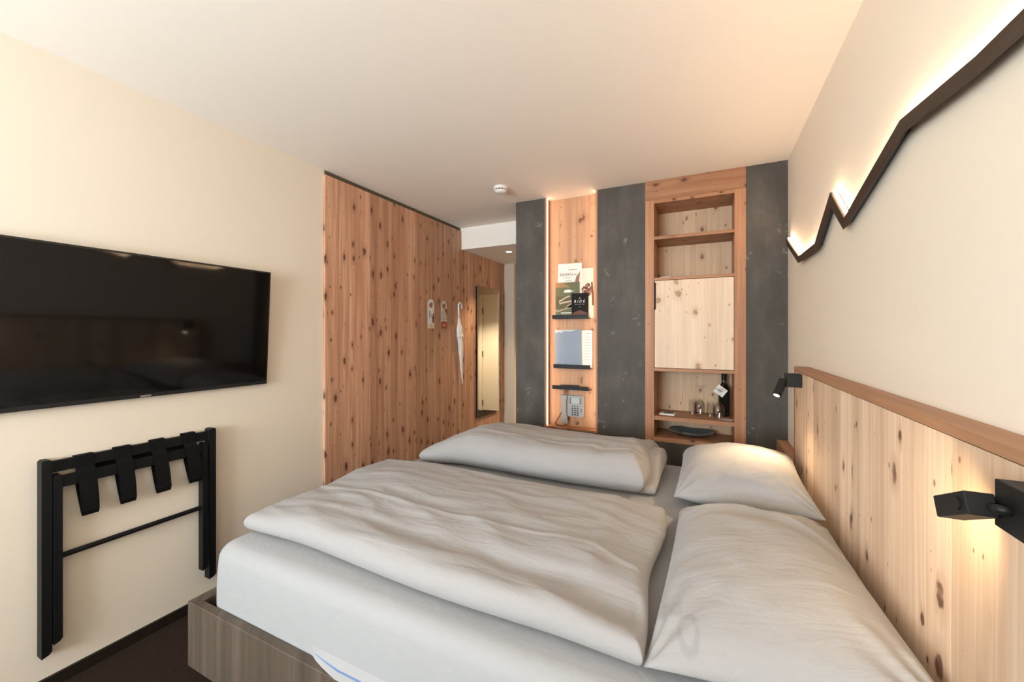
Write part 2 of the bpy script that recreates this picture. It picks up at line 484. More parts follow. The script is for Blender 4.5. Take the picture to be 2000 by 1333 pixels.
# concrete partition with two openings
NX0, NX1, NZ0, NYB = -1.176, -0.745, 0.626, 3.118
CX0, CX1, CZ0 = -0.396, 0.237, 0.614
DB = 3.34                         # back of the openings
v, f = join(box_vf(PW, NX0, YB, DB, 0, HC), box_vf(NX1, CX0, YB, DB, 0, HC), box_vf(CX1, XR, YB, DB, 0, HC),
            box_vf(NX0, NX1, YB, DB, 0, NZ0), box_vf(NX0, NX1, NYB + .012, DB, NZ0, HC), box_vf(CX0, CX1, YB, DB, 0, CZ0),
            box_vf(PW, XR, DB, 3.50, 0, HC))
struct(link_mesh('wall_back', v, f, concrete), 'dark grey trowelled concrete partition wall')

# baseboards
struct(box('baseboard_left', XL, XL + .012, YW, 1.862, 0, 0.047, dark_base), 'dark brown baseboard')

# low larch ledge behind the headboard, up to the concrete wall
struct(box('trim_1', 0.405, XR, 2.469, YB, 0, 0.709, larch_y), 'low larch ledge between headboard and concrete wall')

# larch cladding on the left wall: single planks
clad = empty('trim_2', (XL, 3.2, 0)); struct(clad, 'knotty larch plank cladding on the left wall')
y = 1.862
edges = [y]
while y < 4.50 - 0.05:
    y += random.choice([0.085, 0.095, 0.105, 0.115, 0.125])
    edges.append(min(y, 4.502))
edges[-1] = 4.502
ji = min(range(len(edges)), key=lambda i: abs(edges[i] - 2.91)); edges[ji] = 2.91
si = min(range(len(edges)), key=lambda i: abs(edges[i] - YS)); edges[si] = YS
for a, b_ in zip(edges[:-1], edges[1:]):
    top = 2.452 if b_ <= YS + .001 else SOF
    gap = 0.0025 if abs(a - 2.91) < .01 else 0.0004
    box('plank', XL, XL + .020 - random.random() * .0006, a + gap, b_ - .0004, 0, top, larch, clad)
box('gap_batten', XL, XL + .006, 1.87, YS, 2.452, HC, plain('batten_dark', (0.10, 0.08, 0.05), 0.8), clad)  # dark strip filling the gap above the planks

# ------------------------------------------------------------------ bed
BX0, BX1, BY0, BY1 = -1.784, 0.405, 0.836, 2.704
BZ0, BZ1 = 0.115, 0.361
bed = tag(empty('bed_frame', (-0.69, 1.77, 0)), 'smoked brown wooden double bed frame with low side rails', 'bed frame')
box('side_rail', -1.757, BX1, BY0, BY0 + .030, BZ0, BZ1, smoked, bed, .0015)
box('side_rail', -1.757, BX1, BY1 - .030, BY1, BZ0, BZ1, smoked, bed, .0015)
box('footboard', BX0, -1.7575, BY0, BY1, BZ0, BZ1, smoked, bed, .0015)
box('footboard_lining', -1.757, -1.735, BY0 + .031, BY1 - .031, BZ0, BZ1, smoked, bed, .0015)
box('base_panel', -1.734, BX1, BY0 + .031, BY1 - .031, BZ0 + .02, 0.195, smoked, bed)
for lx in (-1.45, 0.15):
    for ly in (1.10, 2.44):
        box('leg', lx - .05, lx + .05, ly - .05, ly + .05, 0, BZ0 + .02, black_wood, bed)

# headboard: planks with a level top board
hb = tag(empty('headboard', (0.436, 1.4, 0.1)), 'knotty larch plank headboard fixed to the right wall', 'headboard')
HT = EYE - .166
y = 0.42; edges = [y]
while y < 2.467 - .05:
    y += random.choice([0.07, 0.085, 0.095, 0.11, 0.12]); edges.append(y)
edges[-1] = 2.444
for a, b_ in zip(edges[:-1], edges[1:]):
    box('plank', 0.408, XR - .001, a + .0004, b_ - .0004, 0.10, HT - .024, larch_hb_lit, hb)
box('top_board', 0.405, XR - .001, 0.42, 2.467, HT - .0215, HT, larch_y, hb, .001)
box('end_board', 0.405, XR - .001, 2.4445, 2.467, 0.10, HT - .022, larch_v, hb, .001)

def rounded_box_vf(x0, x1, y0, y1, z0, z1, r, n=6, bulge=0.0, wr=0.0, cuts=40):
    """box with big rounded edges, subdivided"""
    hx, hy, hz = (x1 - x0) / 2, (y1 - y0) / 2, (z1 - z0) / 2
    cx, cy, cz = (x0 + x1) / 2, (y0 + y1) / 2, (z0 + z1) / 2
    def coords(h):
        k = int(max(4, 2 * (h - r) / (2 * hx) * cuts))
        inner = [-(h - r) + 2 * (h - r) * i / k for i in range(k + 1)]
        lo = [-h + r * (1 - math.cos(math.pi / 2 * i / n)) for i in range(n)]
        return lo + inner + [-v_ for v_ in reversed(lo)]
    bm = bmesh.new()
    idx = {}
    def vert(p):
        q = tuple(round(c, 6) for c in p)
        if q not in idx:
            v_ = Vector(p); core = Vector((max(-hx + r, min(hx - r, p[0])), max(-hy + r, min(hy - r, p[1])), max(-hz + r, min(hz - r, p[2]))))
            d = v_ - core
            if d.length > 1e-6: v_ = core + d.normalized() * r
            w = 1 - (v_.z / hz) ** 2
            v_.x *= 1 + bulge * w / hx; v_.y *= 1 + bulge * w / hy
            idx[q] = bm.verts.new(v_ + Vector((cx, cy, cz)))
        return idx[q]
    X_, Y_, Z_ = coords(hx), coords(hy), coords(hz)
    def face(a, b_, mk):
        for i in range(len(a) - 1):
            for j in range(len(b_) - 1):
                try: bm.faces.new([vert(mk(a[i], b_[j])), vert(mk(a[i + 1], b_[j])), vert(mk(a[i + 1], b_[j + 1])), vert(mk(a[i], b_[j + 1]))])
                except ValueError: pass
    for s in (-1, 1):
        face(X_, Y_, lambda a, b_: (a, b_, s * hz)); face(X_, Z_, lambda a, b_: (a, s * hy, b_)); face(Y_, Z_, lambda a, b_: (s * hx, a, b_))
    bm.verts.index_update()
    V = [v_.co.copy() for v_ in bm.verts]; F = [tuple(v_.index for v_ in f_.verts) for f_ in bm.faces]
    bm.free()
    return V, F

MT = 0.585
mat_root = tag(empty('mattress', (-0.67, 1.77, 0.197)), 'thick mattress in a tight white fitted sheet', 'mattress')
v, f = rounded_box_vf(-1.690, 0.372, 0.880, 2.662, 0.197, MT, 0.055, bulge=0.010)
v = [Vector(p) + Vector((0, 0, (noise.noise(Vector(p) * 3.0) * .004 if p[2] > .5 else 0))) for p in v]
link_mesh('fitted_sheet', v, f, sheetm, mat_root, True)
# hem of the cover slipping out over the near rail, with its blue thread
V, F = [], []
VB, FB = [], []
n = 40
for i in range(n + 1):
    t = i / n; x = -1.135 + t * 1.46
    w = 0.040 * min(1, (t / .10)) ** .8 * (1 - .15 * math.sin(t * 9))
    for k, (a, zz) in enumerate(((0, .392), (.3, .381), (.65, .371), (1, .3645))):
        V.append((x, 0.871 - a * w, zz - .001 * k))
    for a in (.50, .64):
        VB.append((x, 0.871 - a * w - .0002, .3775 - a * .006))
for i in range(n):
    for k in range(3): F.append((i * 4 + k, i * 4 + k + 1, i * 4 + k + 5, i * 4 + k + 4))
    FB.append((i * 2, i * 2 + 1, i * 2 + 3, i * 2 + 2))
hem = link_mesh('cover_hem', V, F, sheetm, mat_root, True); hem['label'] = 'loose white cover hem with blue thread'
bt = link_mesh('blue_thread', VB, FB, plain('blue_thread', (0.13, 0.24, 0.50), 0.8), hem); 

# ------------------------------------------------------------------ bedding
def wrinkle(x, y, seed, amp, sx, sy):
    p = Vector((x * sx + seed, y * sy - seed, seed * 0.37))
    r = 1 - abs(noise.noise(p)) * 2.2
    q = Vector((x * sx * 2.3 - seed, y * sy * 2.1 + seed, 3.1))
    return amp * (0.7 * max(r, -0.5) + 0.5 * noise.noise(q))

def slab_vf(corners, T, zb, nu=150, nv=100, seed=1.0, amp=0.006, sx=3.0, sy=8.0, edge=None, extra=None, rmax=0.09):
    """folded quilt. corners: (foot near, head near, head far, foot far) in plan; T(u,v) thickness"""
    A, B, C, D = [Vector((*c, 0)) for c in corners]
    def spread(n, L):
        out = []
        for i in range(n + 1):
            t = i / n
            out.append(0.5 - 0.5 * math.cos(math.pi * t) if False else t)
        return out
    def P(u, v):
        e = edge(u, v) if edge else (0, 0)
        p = (A * (1 - u) + B * u) * (1 - v) + (D * (1 - u) + C * u) * v
        return p + Vector((e[0], e[1], 0))
    LU = ((B - A).length + (C - D).length) / 2; LV = ((D - A).length + (C - B).length) / 2
    # parameter lists with dense borders
    def plist(n, L):
        r = rmax / L
        k = 10
        lo = [r * (1 - math.cos(math.pi / 2 * i / k)) for i in range(k)]
        m = n - 2 * k
        mid = [r + (1 - 2 * r) * i / m for i in range(m + 1)]
        return lo + mid + [1 - t for t in reversed(lo)]
    U, Vv = plist(nu, LU), plist(nv, LV)
    verts, faces, top, bot = [], [], {}, {}
    for i, u in enumerate(U):
        for j, w in enumerate(Vv):
            p = P(u, w)
            th = T(u, w)
            d = min(min(u, 1 - u) * LU, min(w, 1 - w) * LV)
            # rounded corners in plan
            du, dv = min(u, 1 - u) * LU, min(w, 1 - w) * LV
            r = min(th / 2 * 1.1, rmax)
            s = max(0.0, min(1.0, d / r))
            prof = math.sqrt(max(0, 1 - (1 - s) ** 2))
            border = i in (0, len(U) - 1) or j in (0, len(Vv) - 1)
            mid = zb + th * .5
            wz = wrinkle(p.x, p.y, seed, amp, sx, sy) * min(1, d / .05) + (extra(u, w, p) * min(1, d / .03) if extra else 0)
            zt = mid + th * .5 * prof + wz
            sag = 0.0
            verts.append(Vector((p.x, p.y, max(zt, zb + .004))))
            top[i, j] = len(verts) - 1
            if border: bot[i, j] = top[i, j]
            else:
                verts.append(Vector((p.x, p.y, mid - th * .5 * prof))); bot[i, j] = len(verts) - 1
    for i in range(len(U) - 1):
        for j in range(len(Vv) - 1):
            faces.append((top[i, j], top[i + 1, j], top[i + 1, j + 1], top[i, j + 1]))
            q = (bot[i, j], bot[i, j + 1], bot[i + 1, j + 1], bot[i + 1, j])
            if len(set(q)) == 4 and q != (top[i, j], top[i, j + 1], top[i + 1, j + 1], top[i + 1, j]): faces.append(q)
    return verts, faces

def ss(t, a, b_):
    t = max(0, min(1, (t - a) / (b_ - a))); return t * t * (3 - 2 * t)

# near quilt
def T1(u, v):
    t = 0.070 + 0.034 * ss(u, 0.0, .25) - 0.028 * ss(u, .82, 1.0)
    return t * (1 - .22 * ss(v, .6, 1.0))
def X1(u, v, p):
    v0 = 0.385 + .020 * math.sin(u * 7 + 1) + .06 * ss(u, .85, 1.0) * -1
    z = 0.006 * math.exp(-((v - v0) / .009) ** 2) - .005 * ss(v - v0, -.005, .02)
    z += 0.006 * math.sin(v * 11 + u * 5) * (1 - abs(2 * v - 1))
    z += 0.006 * math.exp(-((u - (.90 - .03 * v)) / .02) ** 2) * ss(v, .05, .3)
    z += -0.016 * ss(u, .1, .5) * math.exp(-((v - .17) / .05) ** 2) - 0.020 * ss(u, .6, .95) * math.exp(-((v - .12) / .08) ** 2)
    return z
def E1(u, v):
    return (.012 * math.sin(v * 9 + 1) * (1 if u > .5 else -1) * abs(2 * u - 1), .010 * math.sin(u * 8) * abs(2 * v - 1))
v, f = slab_vf([(-1.655, 0.972), (-0.142, 0.955), (-0.150, 1.815), (-1.720, 1.835)], T1, MT + .006, seed=2.3, amp=.0085, sx=3.2, sy=9, edge=E1, extra=X1, rmax=.055)
q1 = link_mesh('duvet', v, f, linen, None, True)
tag(q1, 'flat folded white duvet on the near half of the bed', 'duvet')

# far quilt, plumper
fq = tag(empty('duvet', (-0.9, 2.25, MT + .006)), 'thick folded white duvet on the far half of the bed', 'duvet')
def T2(u, v):
    t = 0.085 + 0.098 * ss(u, -0.02, .24) - 0.012 * ss(u, .9, 1.0)
    return t * (1 - .10 * ss(v, .55, 1.0) + .05 * math.sin(v * 5))
def X2(u, v, p):
    v0 = .30 - .05 * u
    z = .006 * math.exp(-((v - v0) / .015) ** 2) * ss(u, .2, .4)
    z += .010 * math.sin(u * 6 + 1) * math.sin(v * 3.1)
    z += -.012 * math.exp(-((u - .80 - .10 * v) / .03) ** 2) * ss(v, 0, .2) * ss(.5 - v, 0, .2)
    z += .006 * math.sin(u * 60 + v * 14) * ss(u, .86, .97)
    return z
v, f = slab_vf([(-1.585, 1.962), (-0.268, 1.985), (-0.262, 2.590), (-1.520, 2.610)], T2, MT + .006, seed=7.7, amp=.010, sx=3.0, sy=6.5,
               edge=lambda u, v_: (.014 * math.sin(v_ * 8) * abs(2 * u - 1), .012 * math.sin(u * 7) * abs(2 * v_ - 1)), extra=X2, rmax=.10)
link_mesh('quilt_roll', v, f, linen, fq, True)
v, f = slab_vf([(-0.48, 2.030), (-0.222, 2.060), (-0.205, 2.52), (-0.48, 2.52)], lambda u, w: .040 + .085 * ss(w, .15, .6), MT + .006, nu=40, nv=60, seed=4.1, amp=.004, sx=9, sy=9, rmax=.03)
link_mesh('folded_end', v, f, linen, fq, True)

def pillow_vf(A, B, C, D, T, zmin, seed, nu=90, nv=110, amp=.007, low=.45, fold=None):
    """A left-far, B left-near, C right-near, D right-far (corner seams)"""
    A, B, C, D = map(Vector, (A, B, C, D))
    verts, faces, top, bot, uvs = [], [], {}, {}, []
    for i in range(nu + 1):
        s = -1 + 2 * i / nu; s = math.sin(s * math.pi / 2) * .55 + s * .45
        for j in range(nv + 1):
            t = -1 + 2 * j / nv; t = math.sin(t * math.pi / 2) * .55 + t * .45
            # edges pulled in between the corners
            pin = 0.055
            s2 = s * (1 - pin * (1 - t * t) * abs(s)); t2 = t * (1 - pin * (1 - s * s) * abs(t))
            u, w = (s2 + 1) / 2, (t2 + 1) / 2
            p = (B * (1 - u) + C * u) * (1 - w) + (A * (1 - u) + D * u) * w
            nrm = ((C + D - A - B).cross(A + D - B - C)).normalized()
            dome = (max(0, 1 - abs(s) ** 2.6) * max(0, 1 - abs(t) ** 2.6)) ** .55
            e = min(1 - abs(s), 1 - abs(t))
            wr = wrinkle(p.x, p.y, seed, amp, 6, 7) * ss(e, 0, .1)
            # creases running in from the corners
            cr = .006 * math.sin((math.atan2(1 - abs(t) + .02, 1 - abs(s) + .02)) * 14 + seed) * math.exp(-((1 - abs(s)) ** 2 + (1 - abs(t)) ** 2) / .22) * ss(e, 0, .08)
            fo = fold(s, t) if fold else 0
            pt = p + nrm * (T * dome * (1 - low) + wr + cr + fo * ss(e, 0, .1))
            border = i in (0, nu) or j in (0, nv)
            pt.z = max(pt.z, zmin + .006); pt.x = min(pt.x, .398)
            verts.append(pt); uvs.append((u, w)); top[i, j] = len(verts) - 1
            if border: bot[i, j] = top[i, j]
            else:
                pb = p - nrm * (T * dome * low); pb.z = max(pb.z, zmin); pb.x = min(pb.x, .400)
                verts.append(pb); uvs.append((0.9, 0.9)); bot[i, j] = len(verts) - 1
    for i in range(nu):
        for j in range(nv):
            faces.append((top[i, j], top[i + 1, j], top[i + 1, j + 1], top[i, j + 1]))
            faces.append((bot[i, j], bot[i, j + 1], bot[i + 1, j + 1], bot[i + 1, j]))
    return verts, faces, uvs

def fold_near(s, t):
    c = .62 - .28 * (s + .2) ** 2 - .10 * max(0, s) 
    return .010 * math.exp(-((t - c) / .035) ** 2) - .010 * math.exp(-((t - c + .16) / .07) ** 2)
v, f, uv = pillow_vf((-0.105, 1.885, 0.612), (-0.130, 0.970, 0.610), (0.395, 0.860, 0.735), (0.390, 1.770, 0.690), 0.20, MT + .007, 3.3, low=.35, fold=fold_near)
tag(link_mesh('pillow', v, f, linen_logo, None, True, uvs=uv), 'large white pillow with a faint laundry stamp, nearest the camera', 'pillow')
v, f, uv = pillow_vf((-0.125, 2.600, 0.665), (-0.135, 1.990, 0.632), (0.372, 1.700, 0.745), (0.388, 2.395, 0.765), 0.20, MT + .007, 9.1, low=.40,
                     fold=lambda s, t: .012 * math.exp(-((s + .1) / .8) ** 2) * t)
tag(link_mesh('pillow', v, f, linen, None, True), 'white pillow lit by the far reading lamp, beside the concrete wall', 'pillow')

# ------------------------------------------------------------------ reading lamps
def reading_lamp(label, box_y, head_c, axis, side, power):
    r = tag(empty('reading_lamp', (0.405, box_y + .0325, 1.13)), label, 'lamp', 'reading lamps on the headboard')
    y0, y1 = box_y, box_y + .065
    box('mounting_box', 0.345, 0.4045, y0, y1, 1.131, 1.193, black_metal, r, .001)
    ax = Vector(axis).normalized(); sd = Vector(side); sd = (sd - ax * sd.dot(ax)).normalized(); up = ax.cross(sd)
    c = Vector(head_c); L, h = .088, .015
    v, f = obox_vf(c, ax, sd, up, L / 2, h, h, .0012)
    hd = link_mesh('lamp_head', v, f, black_metal, r)
    # lens ring and lens at the lit end
    e = c + ax * (L / 2)
    v, f = tube_vf([e - ax * .001, e + ax * .0006], .012, 20)
    link_mesh('lens', v, f, lamp_e, hd)
    # knuckle and arm
    k = c - ax * (L / 2 - .022)
    m = Vector((0.347, (y0 + y1) / 2, 1.162))
    v, f = tube_vf([m, m + Vector((-.012, 0, 0)), k * .5 + m * .5, k], .006, 10)
    link_mesh('arm', v, f, black_metal, r, True)
    v, f = tube_vf([k + sd * .017, k - sd * .017], .009, 14)
    link_mesh('knuckle', v, f, black_metal, r, True, sharp=40)
    l = bpy.data.lights.new('reading_light', 'SPOT')
    l.energy = power; l.color = (1.0, 0.72, 0.42); l.spot_size = math.radians(125); l.spot_blend = 1.0; l.shadow_soft_size = .012
    o = bpy.data.objects.new('reading_light', l); o.parent = r
    o.location = e + ax * .004 - ORIG[r.name]
    o.rotation_euler = ax.to_track_quat('-Z', 'Y').to_euler()
    COL.objects.link(o)
    return r
P0 = Vector((0.313, 0.741, EYE - .239)); axn = Vector((0, .91, -.415)).normalized(); upn = Vector((0, .415, .91)).normalized()
reading_lamp('black reading lamp at the right edge of the photo, turned away along the headboard', 0.693,
             P0 + axn * .044 + upn * .015 + Vector((.015, 0, 0)), axn, (1, 0, 0), 6.0)
reading_lamp('small black reading lamp at the far headboard end, lens lit', 2.283, (0.318, 2.27, EYE - .256), (-.38, -.44, -.81), (1, -.3, 0), 15.0)

# ------------------------------------------------------------------ mountain light on the right wall
def px(xp, yp, X):
    """photo pixel -> point on the plane x = X"""
    c, s = math.cos(.45134), math.sin(.45134)
    a = (xp - 1000) / 781.3
    d = Vector((c * a - s, s * a + c, (652.4 - yp) / 781.3))
    return d * (X / d.x)
XM = 0.440
topp = [(1535, 466), (1559, 501), (1590.7, 476), (1621, 376), (1648, 426), (1757, 235), (1906, 109), (2000, 16)]
botp = [(1536, 479), (1559, 514.5), (1596, 488), (1622, 405), (1647, 449), (1764, 261), (1908, 149), (2000, 67)]
tp = [(px(a, b_, XM).y, px(a, b_, XM).z + EYE) for a, b_ in topp]
bp_ = [(px(a, b_, XM).y, px(a, b_, XM).z + EYE) for a, b_ in botp]
tp += [(0.62, 2.02), (0.30, 1.86), (-0.05, 2.05), (-0.45, 1.90), (-0.70, 1.97)]
bp_ += [(0.62, 1.975), (0.30, 1.815), (-0.05, 2.005), (-0.45, 1.855), (-0.70, 1.925)]
ml = tag(empty('mountain_wall_light', (XR, 1.9, 1.8)), 'dark wooden mountain-ridge wall light with warm glow above the bed', 'wall light')
for i in range(len(tp) - 1):
    poly = [tp[i], tp[i + 1], bp_[i + 1], bp_[i]]
    up_ = [(b0[0] + (t0[0] - b0[0]) * .62, b0[1] + (t0[1] - b0[1]) * .62) for t0, b0 in ((tp[i], bp_[i]), (tp[i + 1], bp_[i + 1]))]
    v, f = prism_vf(poly, 'x', XM, XR - .001)
    v = list(v); v[6] = (XR - .001, *up_[1]); v[7] = (XR - .001, *up_[0])      # underside slopes back to the wall
    link_mesh('ridge_segment', v, f, walnut, ml)
V, F = [], []
for (y_, z_) in tp:
    V += [(XR - .0165, y_, z_ + .0012), (XR - .0065, y_, z_ + .0012), (XR - .0165, y_, z_ + .0045), (XR - .0065, y_, z_ + .0045)]
for i in range(len(tp) - 1):
    a, b_ = i * 4, i * 4 + 4
    F += [(a, b_, b_ + 1, a + 1), (a + 2, a + 3, b_ + 3, b_ + 2), (a, a + 2, b_ + 2, b_), (a + 1, b_ + 1, b_ + 3, a + 3)]
link_mesh('led_strip', V, F, led_m, ml)

# ------------------------------------------------------------------ television
ty0, ty1 = 0.350, 1.4625
tb, tt = Vector((-2.285, 0, EYE - .2875)), Vector((-2.247, 0, EYE + .352))
tvu = (tt - tb).normalized(); tvn = Vector((tvu.z, 0, -tvu.x)); tvh = (tt - tb).length
tv = tag(empty('television', (-2.30, .906, EYE - .29)), 'large black flat television tilted on the left wall', 'television')
def tvbox(name, y0, y1, u0, u1, d0, d1, m, parent=tv, bev=0.0):
    c = tb + tvu * ((u0 + u1) / 2) + tvn * ((d0 + d1) / 2); c.y = (y0 + y1) / 2
    v, f = obox_vf(c, tvn, (0, 1, 0), tvu, abs(d1 - d0) / 2, (y1 - y0) / 2, (u1 - u0) / 2, bev)
    return link_mesh(name, v, f, m, parent)
tvbox('housing', ty0, ty1, 0, tvh, -.022, -.002, tv_case, bev=.002)
tvbox('screen', ty0 + .007, ty1 - .007, .018, tvh - .008, -.002, 0, tv_gloss)
b0 = tvbox('bezel', ty0, ty1, 0, .017, -.002, .0015, tv_case)
for s in (0, 1): tvbox('bezel', [ty0, ty1 - .0065][s], [ty0 + .0065, ty1][s], .017, tvh, -.002, .0008, tv_case)
tvbox('bezel', ty0 + .0065, ty1 - .0065, tvh - .0075, tvh, -.002, .0008, tv_case)
tvbox('maker_plate', .888, .926, .003, .010, .0015, .0035, silver, b0)
box('wall_bracket', XL + .001, -2.286, .75, 1.06, EYE - .05, EYE + .12, black_metal, tv)

# ------------------------------------------------------------------ folded luggage rack on the left wall
rk = tag(empty('luggage_rack', (XL, .887, .147)), 'folded black luggage rack hanging on the left wall', 'luggage rack')
RX = XL
def rleg(y0, y1, z0, z1, x0, x1, rnd=True):
    w = y1 - y0
    poly = [(y0, z0), (y0 + w * .72, z0 + .006), (y1, z0 + .016), (y1, z1 - .006), (y1 - .006, z1), (y0 + .006, z1), (y0, z1 - .006)]
    v, f = prism_vf(poly, 'x', x0, x1); return link_mesh('leg', v, f, black_wood, rk)
rleg(.586, .614, .147, .900, RX + .002, RX + .046)
rleg(1.156, 1.186, .140, .902, RX + .002, RX + .046)
rleg(.617, .641, .184, .838, RX + .012, RX + .050)
rleg(1.124, 1.146, .200, .838, RX + .012, RX + .050)
box('rail', RX + .008, RX + .028, .614, 1.156, .845, .889, black_wood, rk, .002)
box('rail', RX + .024, RX + .046, .641, 1.124, .784, .829, black_wood, rk, .002)
v, f = tube_vf([(RX + .030, .641, .513), (RX + .030, 1.124, .513)], .0105, 10); link_mesh('stretcher', v, f, black_wood, rk, True, sharp=40)
box('rear_band', RX + .003, RX + .0065, .690, 1.100, .775, .86, webbing, rk)
for i, (a0, a1, b0_, b1_) in enumerate(((.680, .736, .696, .746), (.800, .855, .815, .866), (.925, .977, .940, .994), (1.048, 1.101, 1.070, 1.122))):
    # webbing wraps the upper rail, passes behind the lower one and hangs as a loop
    prof = [(RX + .005, .846, 0), (RX + .005, .8915, 0), (RX + .0305, .8915, 0), (RX + .0305, .845, 0), (RX + .036, .838, .05), (RX + .050, .828, .1),
            (RX + .053, .79, .25), (RX + .058, .72, .6), (RX + .054, .668, .9), (RX + .044, .649, 1), (RX + .036, .662, .95), (RX + .026, .72, .6), (RX + .020, .78, .25)]
    V, F = [], []
    for (x_, z_, t) in prof:
        for y_ in (a0 + (b0_ - a0) * t, a1 + (b1_ - a1) * t): V.append((x_, y_, z_ + .002 * i))
    k = len(prof)
    F = [(2 * j, 2 * j + 1, 2 * j + 3, 2 * j + 2) for j in range(k - 1)]
    o = link_mesh('strap', V, F, webbing, rk)
    md = o.modifiers.new('thickness', 'SOLIDIFY'); md.thickness = .0016; md.offset = 1

# ------------------------------------------------------------------ lit wall niche
ni = tag(empty('wall_niche', (-0.96, YB, NZ0)), 'tall larch-lined wall niche lit by warm LED strips', 'niche')
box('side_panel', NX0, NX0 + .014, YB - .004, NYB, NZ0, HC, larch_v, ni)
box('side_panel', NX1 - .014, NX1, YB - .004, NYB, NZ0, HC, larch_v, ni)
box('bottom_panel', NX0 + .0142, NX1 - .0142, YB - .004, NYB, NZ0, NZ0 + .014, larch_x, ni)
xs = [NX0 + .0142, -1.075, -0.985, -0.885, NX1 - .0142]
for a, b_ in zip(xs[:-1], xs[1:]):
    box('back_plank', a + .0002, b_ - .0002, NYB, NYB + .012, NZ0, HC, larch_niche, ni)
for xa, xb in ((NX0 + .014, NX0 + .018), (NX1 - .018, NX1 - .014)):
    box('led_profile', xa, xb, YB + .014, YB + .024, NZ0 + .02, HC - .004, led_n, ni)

def ledge(z0, z1, x0, x1, label):
    r = tag(empty('picture_ledge', ((x0 + x1) / 2, NYB, z0)), label, 'ledge', 'black ledges in the lit niche')
    box('base', x0, x1, 3.052, NYB - .0005, z0, z0 + .006, black_metal, r)
    box('front_lip', x0, x1, 3.052, 3.058, z0 + .006, z1, black_metal, r)
    return r
ledge(1.504, 1.536, -1.118, -.822, 'topmost black ledge in the lit niche, holding brochures')
ledge(1.108, 1.140, -1.108, -.808, 'middle black ledge in the lit niche, holding a blue folder')
ledge(0.940, 0.970, -1.118, -.822, 'lowest black ledge, above the wall telephone')

class Sheet:
    """a flat printed thing standing in the niche; pos(a, b) in its own width/height fractions, layer k in front"""
    def __init__(s, x0, x1, z0, z1, y, tilt=0.0, lean=0.0):
        s.x0, s.x1, s.z0, s.z1, s.y, s.t, s.l = x0, x1, z0, z1, y, tilt, lean
    def pos(s, a, b_, k=0):
        w, h = s.x1 - s.x0, s.z1 - s.z0
        x, z = (a - .5) * w, b_ * h
        return Vector((s.x0 + w / 2 + x * math.cos(s.t) - z * math.sin(s.t), s.y + s.l * b_ - .0003 * k, s.z0 + x * math.sin(s.t) + z * math.cos(s.t)))
    def body(s, name, m, th, label=None, cat=None, group=None):
        c = [s.pos(0, 0), s.pos(1, 0), s.pos(1, 1), s.pos(0, 1)]
        V = c + [p + Vector((0, th, 0)) for p in c]
        F = [(0, 1, 2, 3), (7, 6, 5, 4), (0, 4, 5, 1), (1, 5, 6, 2), (2, 6, 7, 3), (3, 7, 4, 0)]
        s.o = link_mesh(name, V, F, m); 
        if label: tag(s.o, label, cat, group)
        return s.o
    def poly(s, name, pts, m, k=1):
        V = [s.pos(a, b_, k) for a, b_ in pts]
        return link_mesh(name, V, [tuple(range(len(V)))], m, s.o)
    def bars(s, a, b_, w, m, h=.010, k=2, n=1, gap=.02):
        for i in range(n): s.poly('printed_line', [(a, b_ - i * gap), (a + w, b_ - i * gap), (a + w, b_ - i * gap + h), (a, b_ - i * gap + h)], m, k)
    def text(s, body, a, b_, size, m, k=2, shear=0.0, align='LEFT', name='lettering'):
        w, h = s.x1 - s.x0, s.z1 - s.z0
        v, f = text_vf(body, size, lambda x, y_: s.pos(a + (x + shear * y_) / w, b_ + y_ / h, k), align)
        return link_mesh(name, v, f, m, s.o)
def stripe(pts, w):
    """ribbon polygon round a polyline in sheet fractions"""
    L, R_ = [], []
    for i, p in enumerate(pts):
        a = Vector(pts[max(i - 1, 0)]); b_ = Vector(pts[min(i + 1, len(pts) - 1)]); d = (b_ - a).normalized()
        n_ = Vector((-d.y, d.x)) * w / 2
        L.append(tuple(Vector(p) + n_)); R_.append(tuple(Vector(p) - n_))
    return L + R_[::-1]

ink = plain('ink', (0.05, 0.04, 0.035), .8); inkg = plain('ink_grey', (0.38, .34, .31), .8); inkw = plain('ink_white', (.80, .78, .72), .8)
olive = plain('print_olive', (0.115, 0.125, 0.055), .6); moss = plain('print_moss', (0.085, 0.080, 0.035), .6); trail = plain('print_trail', (.52, .43, .30), .7)
ochre = plain('print_ochre', (.33, .19, .08), .7); rock = plain('print_rock', (.27, .15, .11), .7); brownp = plain('print_brown', (.13, .055, .035), .7)
skyp = plain('print_sky', (.74, .66, .56), .6); coverb = plain('cover_black', (0.009, 0.008, 0.008), .6, spec=.15); dkgreen = plain('print_dark', (.03, .035, .025), .6)
pinkp = plain('print_blossom', (.50, .30, .26), .7)
BZ = 1.5105
A_ = Sheet(-1.092, -.893, BZ, 1.952, 3.106, -.012)
A_.body('brochure', paper, .002, 'tall pale brochure lettered BIKEKU, standing at the back left of the top ledge', 'brochure', 'brochures on the top ledge')
A_.text('BIKEKU', .07, .775, .034, ink)
A_.bars(.46, .875, .34, inkg, .018); A_.bars(.22, .735, .30, inkg); A_.bars(.32, .68, .28, inkg, .012); A_.bars(.66, .79, .14, inkg, .014)
A_.poly('printed_rock', [(.60, .42), (.56, .56), (.60, .63), (.64, .60), (.66, .45)], brownp)
A_.poly('printed_peak', [(.72, .44), (.72, .66), (.78, .76), (.86, .80), (.94, .86), (.90, .70), (.93, .44)], rock)
B_ = Sheet(-.930, -.795, BZ, 1.905, 3.109, .0)
B_.body('brochure', skyp, .002, 'brochure with a pink blossom photograph, behind the black booklet', 'brochure', 'brochures on the top ledge')
rr = random.Random(3)
